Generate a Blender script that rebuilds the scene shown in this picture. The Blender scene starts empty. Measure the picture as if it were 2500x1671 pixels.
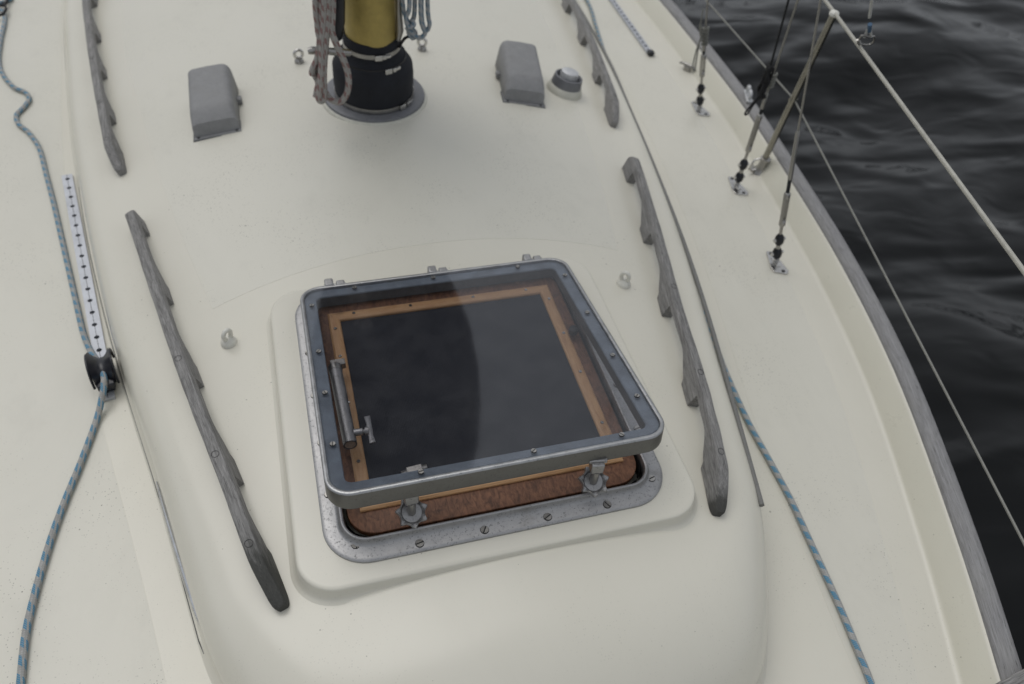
import bpy, math, random
from mathutils import Vector, Matrix, noise
from bisect import bisect_right
R = math.radians
PI = math.pi
random.seed(7)
S = bpy.context.scene
COL = S.collection

# ---------------------------------------------------------------- camera
cam = bpy.data.cameras.new('camera')
camo = bpy.data.objects.new('camera', cam)
COL.objects.link(camo)
camo.location = (-0.274, -0.863, 1.116)
camo.rotation_euler = (R(42.7034), R(-4.4791), R(-16.8561))
cam.sensor_width = 36.0
cam.lens = 1936.0 / 2500.0 * 36.0
cam.clip_start = 0.02
cam.clip_end = 2000
cam.dof.use_dof = True
cam.dof.focus_distance = 1.22
cam.dof.aperture_fstop = 3.6
S.camera = camo

# ---------------------------------------------------------------- sky, sun, exposure
W = bpy.data.worlds.new('World')
S.world = W
W.use_nodes = True
nt = W.node_tree
nt.nodes.clear()
sky = nt.nodes.new('ShaderNodeTexSky')
sky.sky_type = 'NISHITA'
sky.sun_disc = False
sky.sun_elevation = R(64)
sky.sun_rotation = R(-26)
sky.air_density = 1.0
sky.dust_density = 5.0
hsv = nt.nodes.new('ShaderNodeHueSaturation')
hsv.inputs['Saturation'].default_value = 0.22
mixw = nt.nodes.new('ShaderNodeMix')
mixw.data_type = 'RGBA'
mixw.inputs[0].default_value = 0.55
mixw.inputs[7].default_value = (8.2, 8.6, 9.2, 1)      # the even grey of the cloud layer, in the sky texture's own units
bg = nt.nodes.new('ShaderNodeBackground')
bg.inputs['Strength'].default_value = 0.081
wo = nt.nodes.new('ShaderNodeOutputWorld')
nt.links.new(sky.outputs[0], hsv.inputs['Color'])
nt.links.new(hsv.outputs[0], mixw.inputs[6])
nt.links.new(mixw.outputs[2], bg.inputs['Color'])
nt.links.new(bg.outputs[0], wo.inputs[0])
sun = bpy.data.lights.new('sun', 'SUN')
sun.energy = 0.72
sun.angle = R(42)
sun.color = (1.0, 0.97, 0.93)
suno = bpy.data.objects.new('sun', sun)
COL.objects.link(suno)
_el, _az = R(64), R(26)          # light from aft, a little to port
_d = Vector((-math.sin(_az) * math.cos(_el), math.cos(_az) * math.cos(_el), math.sin(_el)))
suno.rotation_euler = _d.to_track_quat('Z', 'Y').to_euler()
suno.location = _d * 20
S.view_settings.view_transform = 'Standard'
S.view_settings.look = 'None'
S.view_settings.gamma = 1
S.view_settings.use_curve_mapping = False
S.view_settings.exposure = -0.03


# ================================================================ helpers
def catmull(pts, n=8, closed=False):
    pts = [Vector(p) for p in pts]
    out = []
    m = len(pts)
    segs = m if closed else m - 1
    for i in range(segs):
        if closed:
            p0, p1, p2, p3 = pts[(i - 1) % m], pts[i], pts[(i + 1) % m], pts[(i + 2) % m]
        else:
            p1, p2 = pts[i], pts[i + 1]
            p0 = pts[i - 1] if i > 0 else p1 * 2 - p2
            p3 = pts[i + 2] if i + 2 < m else p2 * 2 - p1
        for k in range(n):
            t = k / n
            out.append(0.5 * ((2 * p1) + (p2 - p0) * t + (2 * p0 - 5 * p1 + 4 * p2 - p3) * t * t + (3 * p1 - p0 - 3 * p2 + p3) * t ** 3))
    if not closed:
        out.append(pts[-1])
    return out


def lerp_table(tab, y):
    xs = [t[0] for t in tab]
    if y <= xs[0]:
        return tab[0][1]
    if y >= xs[-1]:
        return tab[-1][1]
    i = bisect_right(xs, y) - 1
    a, b = tab[i], tab[i + 1]
    t = (y - a[0]) / (b[0] - a[0])
    def slope(j):
        if j <= 0 or j >= len(tab) - 1:
            j = min(max(j, 0), len(tab) - 1)
            k = j + 1 if j == 0 else j
            return (tab[k][1] - tab[k - 1][1]) / (tab[k][0] - tab[k - 1][0])
        return (tab[j + 1][1] - tab[j - 1][1]) / (tab[j + 1][0] - tab[j - 1][0])
    h = b[0] - a[0]
    m0, m1 = slope(i) * h, slope(i + 1) * h
    return (2 * t ** 3 - 3 * t * t + 1) * a[1] + (t ** 3 - 2 * t * t + t) * m0 + (-2 * t ** 3 + 3 * t * t) * b[1] + (t ** 3 - t * t) * m1


class MB:
    """collects shapes and links them as ONE mesh object"""
    def __init__(s):
        s.v, s.f, s.uv, s.mi, s.cur = [], [], [], [], 0

    def face(s, idx, uv=None):
        s.f.append(tuple(idx))
        s.uv.append(uv or [(0, 0)] * len(idx))
        s.mi.append(s.cur)

    def add(s, verts, faces, M=None):
        b = len(s.v)
        s.v += [tuple(M @ Vector(p)) if M else tuple(p) for p in verts]
        for f in faces:
            s.face([i + b for i in f])

    def box(s, c, d, M=None):
        x, y, z = d[0] / 2, d[1] / 2, d[2] / 2
        T = (M or Matrix()) @ Matrix.Translation(c)
        s.add([(-x, -y, -z), (x, -y, -z), (x, y, -z), (-x, y, -z), (-x, -y, z), (x, -y, z), (x, y, z), (-x, y, z)],
              [(0, 3, 2, 1), (4, 5, 6, 7), (0, 1, 5, 4), (1, 2, 6, 5), (2, 3, 7, 6), (3, 0, 4, 7)], T)

    def prism(s, out, z0, z1, M=None):
        n = len(out)
        s.add([(p[0], p[1], z0) for p in out] + [(p[0], p[1], z1) for p in out],
              [tuple(range(n - 1, -1, -1)), tuple(range(n, 2 * n))] + [(i, (i + 1) % n, n + (i + 1) % n, n + i) for i in range(n)], M)

    def lathe(s, prof, M=None, n=24, cap=True):
        b = len(s.v)
        T = M or Matrix()
        for r, z in prof:
            for k in range(n):
                a = 2 * PI * k / n
                s.v.append(tuple(T @ Vector((r * math.cos(a), r * math.sin(a), z))))
        for j in range(len(prof) - 1):
            for k in range(n):
                k2 = (k + 1) % n
                s.face([b + j * n + k, b + j * n + k2, b + (j + 1) * n + k2, b + (j + 1) * n + k])
        if cap:
            s.face([b + k for k in range(n - 1, -1, -1)])
            s.face([b + (len(prof) - 1) * n + k for k in range(n)])

    def tube(s, pts, r, n=10, cap=True, closed=False, ell=1.0):
        pts = [Vector(p) for p in pts]
        m = len(pts)
        rs = r if isinstance(r, (list, tuple)) else [r] * m
        b = len(s.v)
        tan = []
        for i in range(m):
            if closed:
                t = pts[(i + 1) % m] - pts[(i - 1) % m]
            else:
                t = pts[min(i + 1, m - 1)] - pts[max(i - 1, 0)]
            tan.append(t.normalized() if t.length > 1e-9 else Vector((0, 0, 1)))
        up = Vector((0, 0, 1)) if abs(tan[0].z) < .9 else Vector((1, 0, 0))
        nrm = (up - tan[0] * up.dot(tan[0])).normalized()
        L = [0]
        for i in range(m):
            if i:
                nrm = (nrm - tan[i] * nrm.dot(tan[i]))
                nrm = nrm.normalized() if nrm.length > 1e-9 else Vector((1, 0, 0))
                L.append(L[-1] + (pts[i] - pts[i - 1]).length)
            bi = tan[i].cross(nrm)
            for k in range(n):
                a = 2 * PI * k / n
                s.v.append(tuple(pts[i] + (nrm * math.cos(a) * ell + bi * math.sin(a)) * rs[i]))
        segs = m if closed else m - 1
        for i in range(segs):
            i2 = (i + 1) % m
            for k in range(n):
                k2 = (k + 1) % n
                l0, l1 = L[i], (L[i + 1] if i + 1 < m else L[i] + (pts[0] - pts[-1]).length)
                s.face([b + i * n + k, b + i * n + k2, b + i2 * n + k2, b + i2 * n + k],
                       [(l0, k / n), (l0, (k + 1) / n), (l1, (k + 1) / n), (l1, k / n)])
        if cap and not closed:
            s.face([b + k for k in range(n - 1, -1, -1)])
            s.face([b + (m - 1) * n + k for k in range(n)])

    def grid(s, rows, closed_u=False, uvf=None, flip=False):
        """rows of equal length joined by quads"""
        b = len(s.v)
        n = len(rows[0])
        for r_ in rows:
            s.v += [tuple(p) for p in r_]
        for j in range(len(rows) - 1):
            for k in range(n if closed_u else n - 1):
                k2 = (k + 1) % n
                q = [b + j * n + k, b + j * n + k2, b + (j + 1) * n + k2, b + (j + 1) * n + k]
                if flip:
                    q.reverse()
                s.face(q, [(s.v[i][0], s.v[i][1]) for i in q])

    def build(s, name, mats, parent=None, smooth=35, bevel=0, seg=2, sub=0):
        me = bpy.data.meshes.new(name)
        me.from_pydata(s.v, [], s.f)
        me.validate()
        if len(me.polygons) == len(s.f):
            uvl = me.uv_layers.new(name='UVMap')
            for p, uv, mi in zip(me.polygons, s.uv, s.mi):
                p.material_index = mi
                for li, c in zip(p.loop_indices, uv):
                    uvl.data[li].uv = c
        for m_ in (mats if isinstance(mats, (list, tuple)) else [mats]):
            me.materials.append(m_)
        o = bpy.data.objects.new(name, me)
        COL.objects.link(o)
        if smooth:
            me.polygons.foreach_set('use_smooth', [True] * len(me.polygons))
            me.set_sharp_from_angle(angle=R(smooth))
        if bevel:
            bm_ = o.modifiers.new('bevel', 'BEVEL')
            bm_.width = bevel
            bm_.segments = seg
            bm_.limit_method = 'ANGLE'
            bm_.angle_limit = R(40)
            bm_.harden_normals = False
        if sub:
            sm = o.modifiers.new('sub', 'SUBSURF')
            sm.levels = sm.render_levels = sub
        if parent:
            o.parent = parent
        me.update()
        return o


def tag(o, label, cat=None, group=None, kind=None):
    if label:
        o['label'] = label
    if cat:
        o['category'] = cat
    if group:
        o['group'] = group
    if kind:
        o['kind'] = kind
    return o


def empty(name, loc=(0, 0, 0), rz=0, label=None, cat=None, group=None):
    o = bpy.data.objects.new(name, None)
    COL.objects.link(o)
    o.location = loc
    o.rotation_euler = (0, 0, rz)
    o.empty_display_size = 0.03
    return tag(o, label, cat, group)


def copy_tree(o, parent=None):
    c = o.copy()
    COL.objects.link(c)
    c.parent = parent
    for ch in list(o.children):
        copy_tree(ch, c)
    return c


def axis_frame(p, d, x=None):
    """matrix whose z axis runs along d at p"""
    z = Vector(d).normalized()
    x = Vector(x) if x else (Vector((1, 0, 0)) if abs(z.x) < .9 else Vector((0, 1, 0)))
    x = (x - z * x.dot(z)).normalized()
    y = z.cross(x)
    M = Matrix((x, y, z)).transposed().to_4x4()
    M.translation = Vector(p)
    return M


def rrect(cx, cy, hx, hy, r, n=8):
    out = []
    r = max(r, 0.0005)
    for sx, sy, a0 in ((1, 1, 0), (-1, 1, 90), (-1, -1, 180), (1, -1, 270)):
        for k in range(n + 1):
            a = R(a0 + 90 * k / n)
            out.append((cx + sx * (hx - r) + r * math.cos(a), cy + sy * (hy - r) + r * math.sin(a)))
    return out


def sweep_rr(mb, cx, cy, hx, hy, r, sect, n=10, zf=None):
    """a cross-section (inset, z) carried round a rounded rectangle, corner centres kept"""
    rows = []
    for ins, z in sect:
        ring = rrect(cx, cy, hx - ins, hy - ins, max(r - ins, 0.001), n)
        rows.append([(x, y, (zf(x, y) + z) if zf else z) for x, y in ring])
    mb.grid(rows, closed_u=True)
    return rows


# ================================================================ materials
MATS = {}


def newmat(name):
    m = bpy.data.materials.new(name)
    m.use_nodes = True
    n = m.node_tree
    n.nodes.clear()
    out = n.nodes.new('ShaderNodeOutputMaterial')
    p = n.nodes.new('ShaderNodeBsdfPrincipled')
    n.links.new(p.outputs[0], out.inputs[0])
    MATS[name] = m
    return m, n, p


def N(n, t, **k):
    x = n.nodes.new(t)
    for a, b in k.items():
        setattr(x, a, b)
    return x


def noise_tex(n, coord, scale, detail=4, rough=.55, sc=(1, 1, 1), dist=0.0):
    mp = N(n, 'ShaderNodeMapping')
    mp.inputs['Scale'].default_value = sc
    n.links.new(coord, mp.inputs['Vector'])
    t = N(n, 'ShaderNodeTexNoise')
    t.inputs['Scale'].default_value = scale
    t.inputs['Detail'].default_value = detail
    t.inputs['Roughness'].default_value = rough
    t.inputs['Distortion'].default_value = dist
    n.links.new(mp.outputs[0], t.inputs['Vector'])
    return t.outputs[0]


def ramp(n, fac, stops):
    r_ = N(n, 'ShaderNodeValToRGB')
    els = r_.color_ramp.elements
    while len(els) < len(stops):
        els.new(0.5)
    for e, (p, c) in zip(els, stops):
        e.position = p
        e.color = (c[0], c[1], c[2], 1) if isinstance(c, (tuple, list)) else (c, c, c, 1)
    n.links.new(fac, r_.inputs[0])
    return r_.outputs[0]


def mixc(n, fac, a, b, mode='MIX'):
    m = N(n, 'ShaderNodeMix', data_type='RGBA', blend_type=mode)
    for sock, v in ((m.inputs[0], fac), (m.inputs[6], a), (m.inputs[7], b)):
        if hasattr(v, 'is_output'):
            n.links.new(v, sock)
        elif isinstance(v, (int, float)):
            sock.default_value = v
        else:
            sock.default_value = (v[0], v[1], v[2], 1)
    return m.outputs[2]


def math_(n, op, a, b=0.0, c=None):
    m = N(n, 'ShaderNodeMath', operation=op)
    for i, v in enumerate((a, b, c)):
        if v is None:
            continue
        if hasattr(v, 'is_output'):
            n.links.new(v, m.inputs[i])
        else:
            m.inputs[i].default_value = v
    return m.outputs[0]


def bump(n, p, h, strength, dist):
    b = N(n, 'ShaderNodeBump')
    b.inputs['Strength'].default_value = strength
    b.inputs['Distance'].default_value = dist
    n.links.new(h, b.inputs['Height'])
    n.links.new(b.outputs[0], p.inputs['Normal'])
    return b


def objc(n):
    return N(n, 'ShaderNodeTexCoord').outputs['Object']


def uvc(n):
    return N(n, 'ShaderNodeTexCoord').outputs['UV']


def gelcoat(name, base, rough, speck, grain, cream=0.0):
    m, n, p = newmat(name)
    c = objc(n)
    big = noise_tex(n, c, 2.2, 5, .6)
    col = mixc(n, ramp(n, big, [(.35, 0), (.7, 1)]), base, [x * y for x, y in zip(base, (.965, .965, .955))])
    mid = noise_tex(n, c, 9, 6, .7, (1, .6, 1))
    col = mixc(n, math_(n, 'MULTIPLY', ramp(n, mid, [(.55, 0), (.85, 1)]), .16 * speck), col, (.36, .35, .31))
    # fine dark specks, denser in patches
    vt = N(n, 'ShaderNodeTexVoronoi')
    vt.inputs['Scale'].default_value = 85
    n.links.new(c, vt.inputs['Vector'])
    patch = ramp(n, noise_tex(n, c, 4.5, 3, .6), [(.42, 0.0), (.68, 1)])
    rnd = N(n, 'ShaderNodeSeparateColor')
    n.links.new(vt.outputs['Color'], rnd.inputs[0])
    size = math_(n, 'MULTIPLY', math_(n, 'POWER', rnd.outputs[0], 5.0), .17)
    spot = math_(n, 'LESS_THAN', vt.outputs['Distance'], math_(n, 'MULTIPLY', size, math_(n, 'ADD', patch, .25)))
    stain = ramp(n, noise_tex(n, c, 1.6, 7, .72, (1, .45, 1), 1.5), [(.50, 0), (.62, .5), (.78, 1)])
    col = mixc(n, math_(n, 'MULTIPLY', stain, .10 + .12 * speck), col, [x * .80 for x in base])
    col = mixc(n, math_(n, 'MULTIPLY', spot, .85 * min(1, speck + .3)), col, (.16, .15, .12))
    vt2 = N(n, 'ShaderNodeTexVoronoi')
    vt2.inputs['Scale'].default_value = 260
    n.links.new(c, vt2.inputs['Vector'])
    rnd2 = N(n, 'ShaderNodeSeparateColor')
    n.links.new(vt2.outputs['Color'], rnd2.inputs[0])
    s2 = math_(n, 'MULTIPLY', math_(n, 'GREATER_THAN', rnd2.outputs[1], .78), math_(n, 'LESS_THAN', vt2.outputs['Distance'], .28))
    s2 = math_(n, 'MULTIPLY', s2, patch)
    col = mixc(n, math_(n, 'MULTIPLY', s2, .65 * speck), col, (.22, .21, .18))
    n.links.new(col, p.inputs['Base Color'])
    rr = ramp(n, mid, [(.2, rough * .93), (.8, min(1, rough * 1.1))])
    n.links.new(rr, p.inputs['Roughness'])
    h = math_(n, 'ADD', math_(n, 'MULTIPLY', noise_tex(n, c, 420, 2, .5), grain), math_(n, 'MULTIPLY', noise_tex(n, c, 3, 1, .4), 2.5))
    bump(n, p, h, .35, .0006)
    p.inputs['IOR'].default_value = 1.48
    return m


gelcoat('gelcoat', (.665, .643, .560), .25, .35, .10)
gelcoat('gelcoat_cream', (.63, .61, .515), .28, .3, .10)
gelcoat('nonskid', (.650, .632, .555), .36, 1.3, .8)
gelcoat('hull_paint', (.6, .6, .55), .3, .3, .1)


def grey_wood(name, dark=(.075, .073, .070), light=(.27, .265, .26), uv=False, pale=0):
    m, n, p = newmat(name)
    c = uvc(n) if uv else objc(n)
    s_ = (1.2, 22, 22)
    g = mixc(n, .5, noise_tex(n, c, 9, 8, .75, s_, .6), noise_tex(n, c, 26, 5, .7, (1, 24, 24), .3))
    g2 = noise_tex(n, c, 34, 5, .7, (1, 20, 20))
    blot = noise_tex(n, c, 9, 4, .6, (1, 2, 2))
    col = ramp(n, g, [(.38, dark), (.52, [(a + b) / 2 for a, b in zip(dark, light)]), (.64, light)])
    col = mixc(n, ramp(n, blot, [(.45, 0), (.75, .65)]), col, (.30, .295, .285) if pale else (.21, .207, .20))
    if pale:
        rs = ramp(n, noise_tex(n, objc(n), 8, 4, .65), [(.66, 0), (.73, .6)])
        col = mixc(n, rs, col, (.13, .075, .035))
    crack = ramp(n, g2, [(.33, 1), (.42, 0)])
    col = mixc(n, math_(n, 'MULTIPLY', crack, .8), col, (.025, .024, .022))
    n.links.new(col, p.inputs['Base Color'])
    p.inputs['Roughness'].default_value = .82
    h = math_(n, 'SUBTRACT', math_(n, 'ADD', g, math_(n, 'MULTIPLY', g2, .6)), math_(n, 'MULTIPLY', crack, .6))
    bump(n, p, h, .6, .0012)
    return m


grey_wood('weathered_teak', (.09, .088, .085), (.37, .362, .35))
grey_wood('cap_teak', (.17, .165, .165), (.36, .36, .365), True, 1)
grey_wood('charred_teak', (.012, .012, .011), (.07, .068, .06))


def varnish(name, a, b, scale=(3, 40, 40), rough=.4, uv=True):
    m, n, p = newmat(name)
    c = uvc(n) if uv else objc(n)
    g = noise_tex(n, c, 8, 7, .65, scale, .8)
    col = ramp(n, g, [(.3, a), (.65, b)])
    k = noise_tex(n, c, 12, 3, .6, (1, 3, 3))
    col = mixc(n, ramp(n, k, [(.60, 0), (.74, .75)]), col, [x * .38 for x in a])
    n.links.new(col, p.inputs['Base Color'])
    p.inputs['Roughness'].default_value = rough
    bump(n, p, g, .3, .0005)
    return m


varnish('pine_strip', (.42, .22, .095), (.58, .35, .17))
varnish('brown_ply', (.062, .024, .011), (.235, .105, .052), (20, 8, 8), .5, False)


def cast_metal(name, base, rough, pit=1.0, metal=1.0, tint=None):
    m, n, p = newmat(name)
    c = objc(n)
    a = noise_tex(n, c, 38, 6, .7)
    b = noise_tex(n, c, 260, 4, .7)
    col = mixc(n, ramp(n, a, [(.35, 0), (.68, 1)]), [x * .78 for x in base], base)
    pits = ramp(n, b, [(.30, 1), (.44, 0)])
    col = mixc(n, math_(n, 'MULTIPLY', pits, .55 * pit), col, [x * .3 for x in base])
    smear = ramp(n, noise_tex(n, c, 14, 5, .7), [(.55, 0), (.75, 1)])
    col = mixc(n, math_(n, 'MULTIPLY', smear, .35 * pit), col, (.20, .19, .17))
    n.links.new(col, p.inputs['Base Color'])
    p.inputs['Metallic'].default_value = metal
    n.links.new(ramp(n, a, [(.3, rough * .8), (.7, min(1, rough * 1.3))]), p.inputs['Roughness'])
    bump(n, p, math_(n, 'SUBTRACT', b, math_(n, 'MULTIPLY', pits, .5)), .25 * pit, .0006)
    return m


cast_metal('cast_aluminium', (.43, .428, .43), .46, 1.5)
cast_metal('lid_aluminium', (.20, .20, .195), .42, .8)  # base darkened to carry the dark reflection on the lid walls
cast_metal('worn_rim', (.46, .465, .47), .38, 1.3)
cast_metal('grey_casting', (.27, .272, .275), .62, .5, .0)
cast_metal('zinc_ring', (.20, .205, .22), .5, .8, .2)
cast_metal('anodised_track', (.52, .54, .58), .42, .4, .4)
cast_metal('steel', (.62, .61, .59), .22, .4)
cast_metal('dull_steel', (.42, .41, .39), .35, .8)
cast_metal('chrome', (.75, .76, .78), .10, .6)
cast_metal('stanchion_steel', (.36, .345, .30), .28, .4)
cast_metal('gold_anodised', (.50, .385, .12), .5, .20, .35)
cast_metal('dome_metal', (.62, .63, .64), .5, .6, .5)


def plain(name, col, rough, metal=0.0, var=.25, sc=60, b=.2):
    m, n, p = newmat(name)
    c = objc(n)
    a = noise_tex(n, c, sc, 5, .65)
    n.links.new(mixc(n, ramp(n, a, [(.3, 0), (.7, 1)]), [x * (1 - var) for x in col], [min(1, x * (1 + var)) for x in col]), p.inputs['Base Color'])
    p.inputs['Roughness'].default_value = rough
    p.inputs['Metallic'].default_value = metal
    bump(n, p, a, b, .0005)
    return m


plain('black_rubber', (.012, .0125, .015), .55)
plain('boot_cloth', (.010, .0115, .016), .85, var=.3, sc=30, b=.5)
plain('black_plastic', (.012, .013, .018), .32, b=.05)
plain('dark_hole', (.008, .008, .008), .8)
plain('slot_dark', (.03, .03, .03), .7)
plain('blue_sealant', (.19, .225, .265), .55, var=.28, sc=22)
plain('gasket_grey', (.085, .088, .092), .6)
plain('white_nylon', (.68, .67, .61), .45, var=.1)
plain('off_white_ring', (.55, .54, .47), .4, var=.1)
plain('interior_dark', (.01, .0095, .009), .8)
plain('grey_cord', (.19, .19, .17), .85, var=.4, sc=400)
plain('black_cord', (.01, .01, .011), .8, var=.4, sc=400)
plain('dark_cloth', (.012, .014, .022), .9, var=.3, sc=20)
plain('rope_white', (.5, .5, .48), .85, sc=400)
plain('life_line', (.42, .41, .36), .4, var=.15)
plain('thin_line', (.22, .22, .20), .5, .3, var=.15)
plain('rust', (.16, .07, .025), .8)
plain('leaf_bit', (.06, .05, .03), .8)


def rope_mat(name, base, fleck, pitch=.033, duty=.45, strands=2, lum=.35):
    m, n, p = newmat(name)
    c = uvc(n)
    sx = N(n, 'ShaderNodeSeparateXYZ')
    n.links.new(c, sx.inputs[0])
    u, v = sx.outputs[0], sx.outputs[1]
    oc = objc(n)
    # braid relief: two families of diagonal ridges
    a = math_(n, 'SINE', math_(n, 'MULTIPLY', math_(n, 'ADD', math_(n, 'MULTIPLY', u, 250.0), math_(n, 'MULTIPLY', v, 8.0)), 2 * PI / 2))
    b = math_(n, 'SINE', math_(n, 'MULTIPLY', math_(n, 'SUBTRACT', math_(n, 'MULTIPLY', u, 250.0), math_(n, 'MULTIPLY', v, 8.0)), 2 * PI / 2))
    braid = math_(n, 'MULTIPLY', a, b)
    # flecks: short diagonal dashes on some strands
    ph = math_(n, 'FRACT', math_(n, 'ADD', math_(n, 'MULTIPLY', u, 1.0 / pitch), math_(n, 'MULTIPLY', v, 1.0)))
    on = math_(n, 'LESS_THAN', ph, duty)
    vv = math_(n, 'FRACT', math_(n, 'ADD', math_(n, 'MULTIPLY', v, float(strands)), math_(n, 'MULTIPLY', ph, .35)))
    band = math_(n, 'LESS_THAN', vv, .72)
    brk = math_(n, 'GREATER_THAN', math_(n, 'SINE', math_(n, 'ADD', math_(n, 'MULTIPLY', u, 1800.0), math_(n, 'MULTIPLY', v, 50.0))), -.85)
    mask = math_(n, 'MULTIPLY', math_(n, 'MULTIPLY', on, band), brk)
    dirt = noise_tex(n, oc, 120, 4, .7)
    col = mixc(n, ramp(n, dirt, [(.35, 0), (.7, 1)]), [x * .72 for x in base], base)
    col = mixc(n, math_(n, 'MULTIPLY', mask, .95), col, fleck)
    col = mixc(n, math_(n, 'MULTIPLY', ramp(n, braid, [(.0, 1), (.5, 0)]), .35), col, [x * .45 for x in base])
    n.links.new(col, p.inputs['Base Color'])
    p.inputs['Roughness'].default_value = .85
    bump(n, p, braid, .5, .0006)
    return m


rope_mat('rope_blue_fleck', (.45, .45, .435), (.008, .22, .40), .030, .52, 3)
rope_mat('rope_red_fleck', (.42, .40, .37), (.21, .075, .07), .026, .45, 3)
rope_mat('rope_pale_blue', (.42, .44, .45), (.06, .17, .26), .02, .5, 3)


def wire_mat():
    m, n, p = newmat('wire')
    c = uvc(n)
    sx = N(n, 'ShaderNodeSeparateXYZ')
    n.links.new(c, sx.inputs[0])
    a = math_(n, 'SINE', math_(n, 'ADD', math_(n, 'MULTIPLY', sx.outputs[0], 900.0), math_(n, 'MULTIPLY', sx.outputs[1], 38.0)))
    n.links.new(ramp(n, a, [(.2, (.22, .21, .19)), (.8, (.52, .50, .45))]), p.inputs['Base Color'])
    p.inputs['Metallic'].default_value = .7
    p.inputs['Roughness'].default_value = .4
    bump(n, p, a, .4, .0005)


wire_mat()


def mesh_screen():
    m, n, p = newmat('screen_mesh')
    c = objc(n)
    sx = N(n, 'ShaderNodeSeparateXYZ')
    n.links.new(c, sx.inputs[0])
    a = math_(n, 'SINE', math_(n, 'MULTIPLY', sx.outputs[0], 2 * PI / .0028))
    b = math_(n, 'SINE', math_(n, 'MULTIPLY', sx.outputs[1], 2 * PI / .0028))
    g = math_(n, 'MAXIMUM', a, b)
    big = noise_tex(n, c, 7, 4, .6)
    col = mixc(n, ramp(n, g, [(.1, 0), (.95, 1)]), (.009, .011, .016), (.014, .017, .027))
    col = mixc(n, math_(n, 'MULTIPLY', ramp(n, big, [(.4, 0), (.75, 1)]), .4), col, (.028, .03, .036))
    n.links.new(col, p.inputs['Base Color'])
    p.inputs['Roughness'].default_value = .8
    bump(n, p, g, .3, .0004)


mesh_screen()


def pane_mat():
    m, n, p = newmat('smoked_acrylic')
    n.nodes.remove(p)
    out = [x for x in n.nodes if x.type == 'OUTPUT_MATERIAL'][0]
    tr = N(n, 'ShaderNodeBsdfTransparent')
    tr.inputs[0].default_value = (.85, .85, .86, 1)
    gl = N(n, 'ShaderNodeBsdfGlossy')
    gl.inputs['Color'].default_value = (.95, .97, 1, 1)
    gl.inputs['Roughness'].default_value = .06
    df = N(n, 'ShaderNodeBsdfDiffuse')
    df.inputs[0].default_value = (.5, .5, .5, 1)
    fr = N(n, 'ShaderNodeFresnel')
    fr.inputs[0].default_value = 1.49
    c = objc(n)
    dust = ramp(n, noise_tex(n, c, 16, 6, .7), [(.4, .004), (.85, .028)])
    scr_ = ramp(n, noise_tex(n, c, 7, 2, .5, (1.5, 46, 1), .3), [(.735, 0), (.76, .10)])
    dust = math_(n, 'ADD', dust, scr_)
    mx0 = N(n, 'ShaderNodeMixShader')
    n.links.new(dust, mx0.inputs[0])
    n.links.new(tr.outputs[0], mx0.inputs[1])
    n.links.new(df.outputs[0], mx0.inputs[2])
    mx = N(n, 'ShaderNodeMixShader')
    ge = N(n, 'ShaderNodeNewGeometry')
    fac = math_(n, 'MULTIPLY', fr.outputs[0], math_(n, 'SUBTRACT', 1.0, ge.outputs['Backfacing']))
    fac = math_(n, 'ADD', fac, math_(n, 'MULTIPLY', ge.outputs['Backfacing'], .02))
    n.links.new(fac, mx.inputs[0])
    n.links.new(mx0.outputs[0], mx.inputs[1])
    n.links.new(gl.outputs[0], mx.inputs[2])
    n.links.new(mx.outputs[0], out.inputs[0])
    b = N(n, 'ShaderNodeBump')
    b.inputs['Strength'].default_value = .12
    b.inputs['Distance'].default_value = .002
    n.links.new(noise_tex(n, c, 5, 2, .5), b.inputs['Height'])
    n.links.new(b.outputs[0], gl.inputs['Normal'])


pane_mat()


def water_mat():
    m, n, p = newmat('water')
    c = objc(n)
    p.inputs['Base Color'].default_value = (.0035, .004, .0042, 1)
    p.inputs['Roughness'].default_value = .02
    p.inputs['IOR'].default_value = 1.33
    p.inputs['Specular IOR Level'].default_value = .34
    h = math_(n, 'ADD', math_(n, 'MULTIPLY', noise_tex(n, c, 4.2, 1.5, .4, (.8, 1.7, 1), .6), .5), math_(n, 'MULTIPLY', noise_tex(n, c, 1.5, 1, .4, (.8, 1.8, 1), .8), 3.6))
    bump(n, p, h, 1.0, .027)


water_mat()
M = MATS

# ================================================================ the shape of the boat (metres; x to starboard, y aft, z up; z = 0 is the hatch flange)
ZD = -0.20                                                       # side deck
def zroof(x, y=0.0):
    x = x - .022 * y
    return -0.015 - 0.20 * x * x
FOOT = [(-.252, .505), (.032, .562), (.467, .658), (.943, .738), (1.765, .828), (2.137, .852), (3.2, .88), (4.5, .86), (6.0, .80)]
TOE = [(-1.95, .0), (-1.80, .12), (-1.5, .30), (-1.2, .44), (-.9, .575), (-.65, .69), (-.41, .79), (-.05, .917), (.31, 1.004), (.7, 1.068), (1.1, 1.121), (1.9, 1.16), (3, 1.17), (4.5, 1.12), (6, 1.0)]
def toe(y):
    return lerp_table(TOE, y)
def foot(y):
    return lerp_table(FOOT, y)

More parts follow.
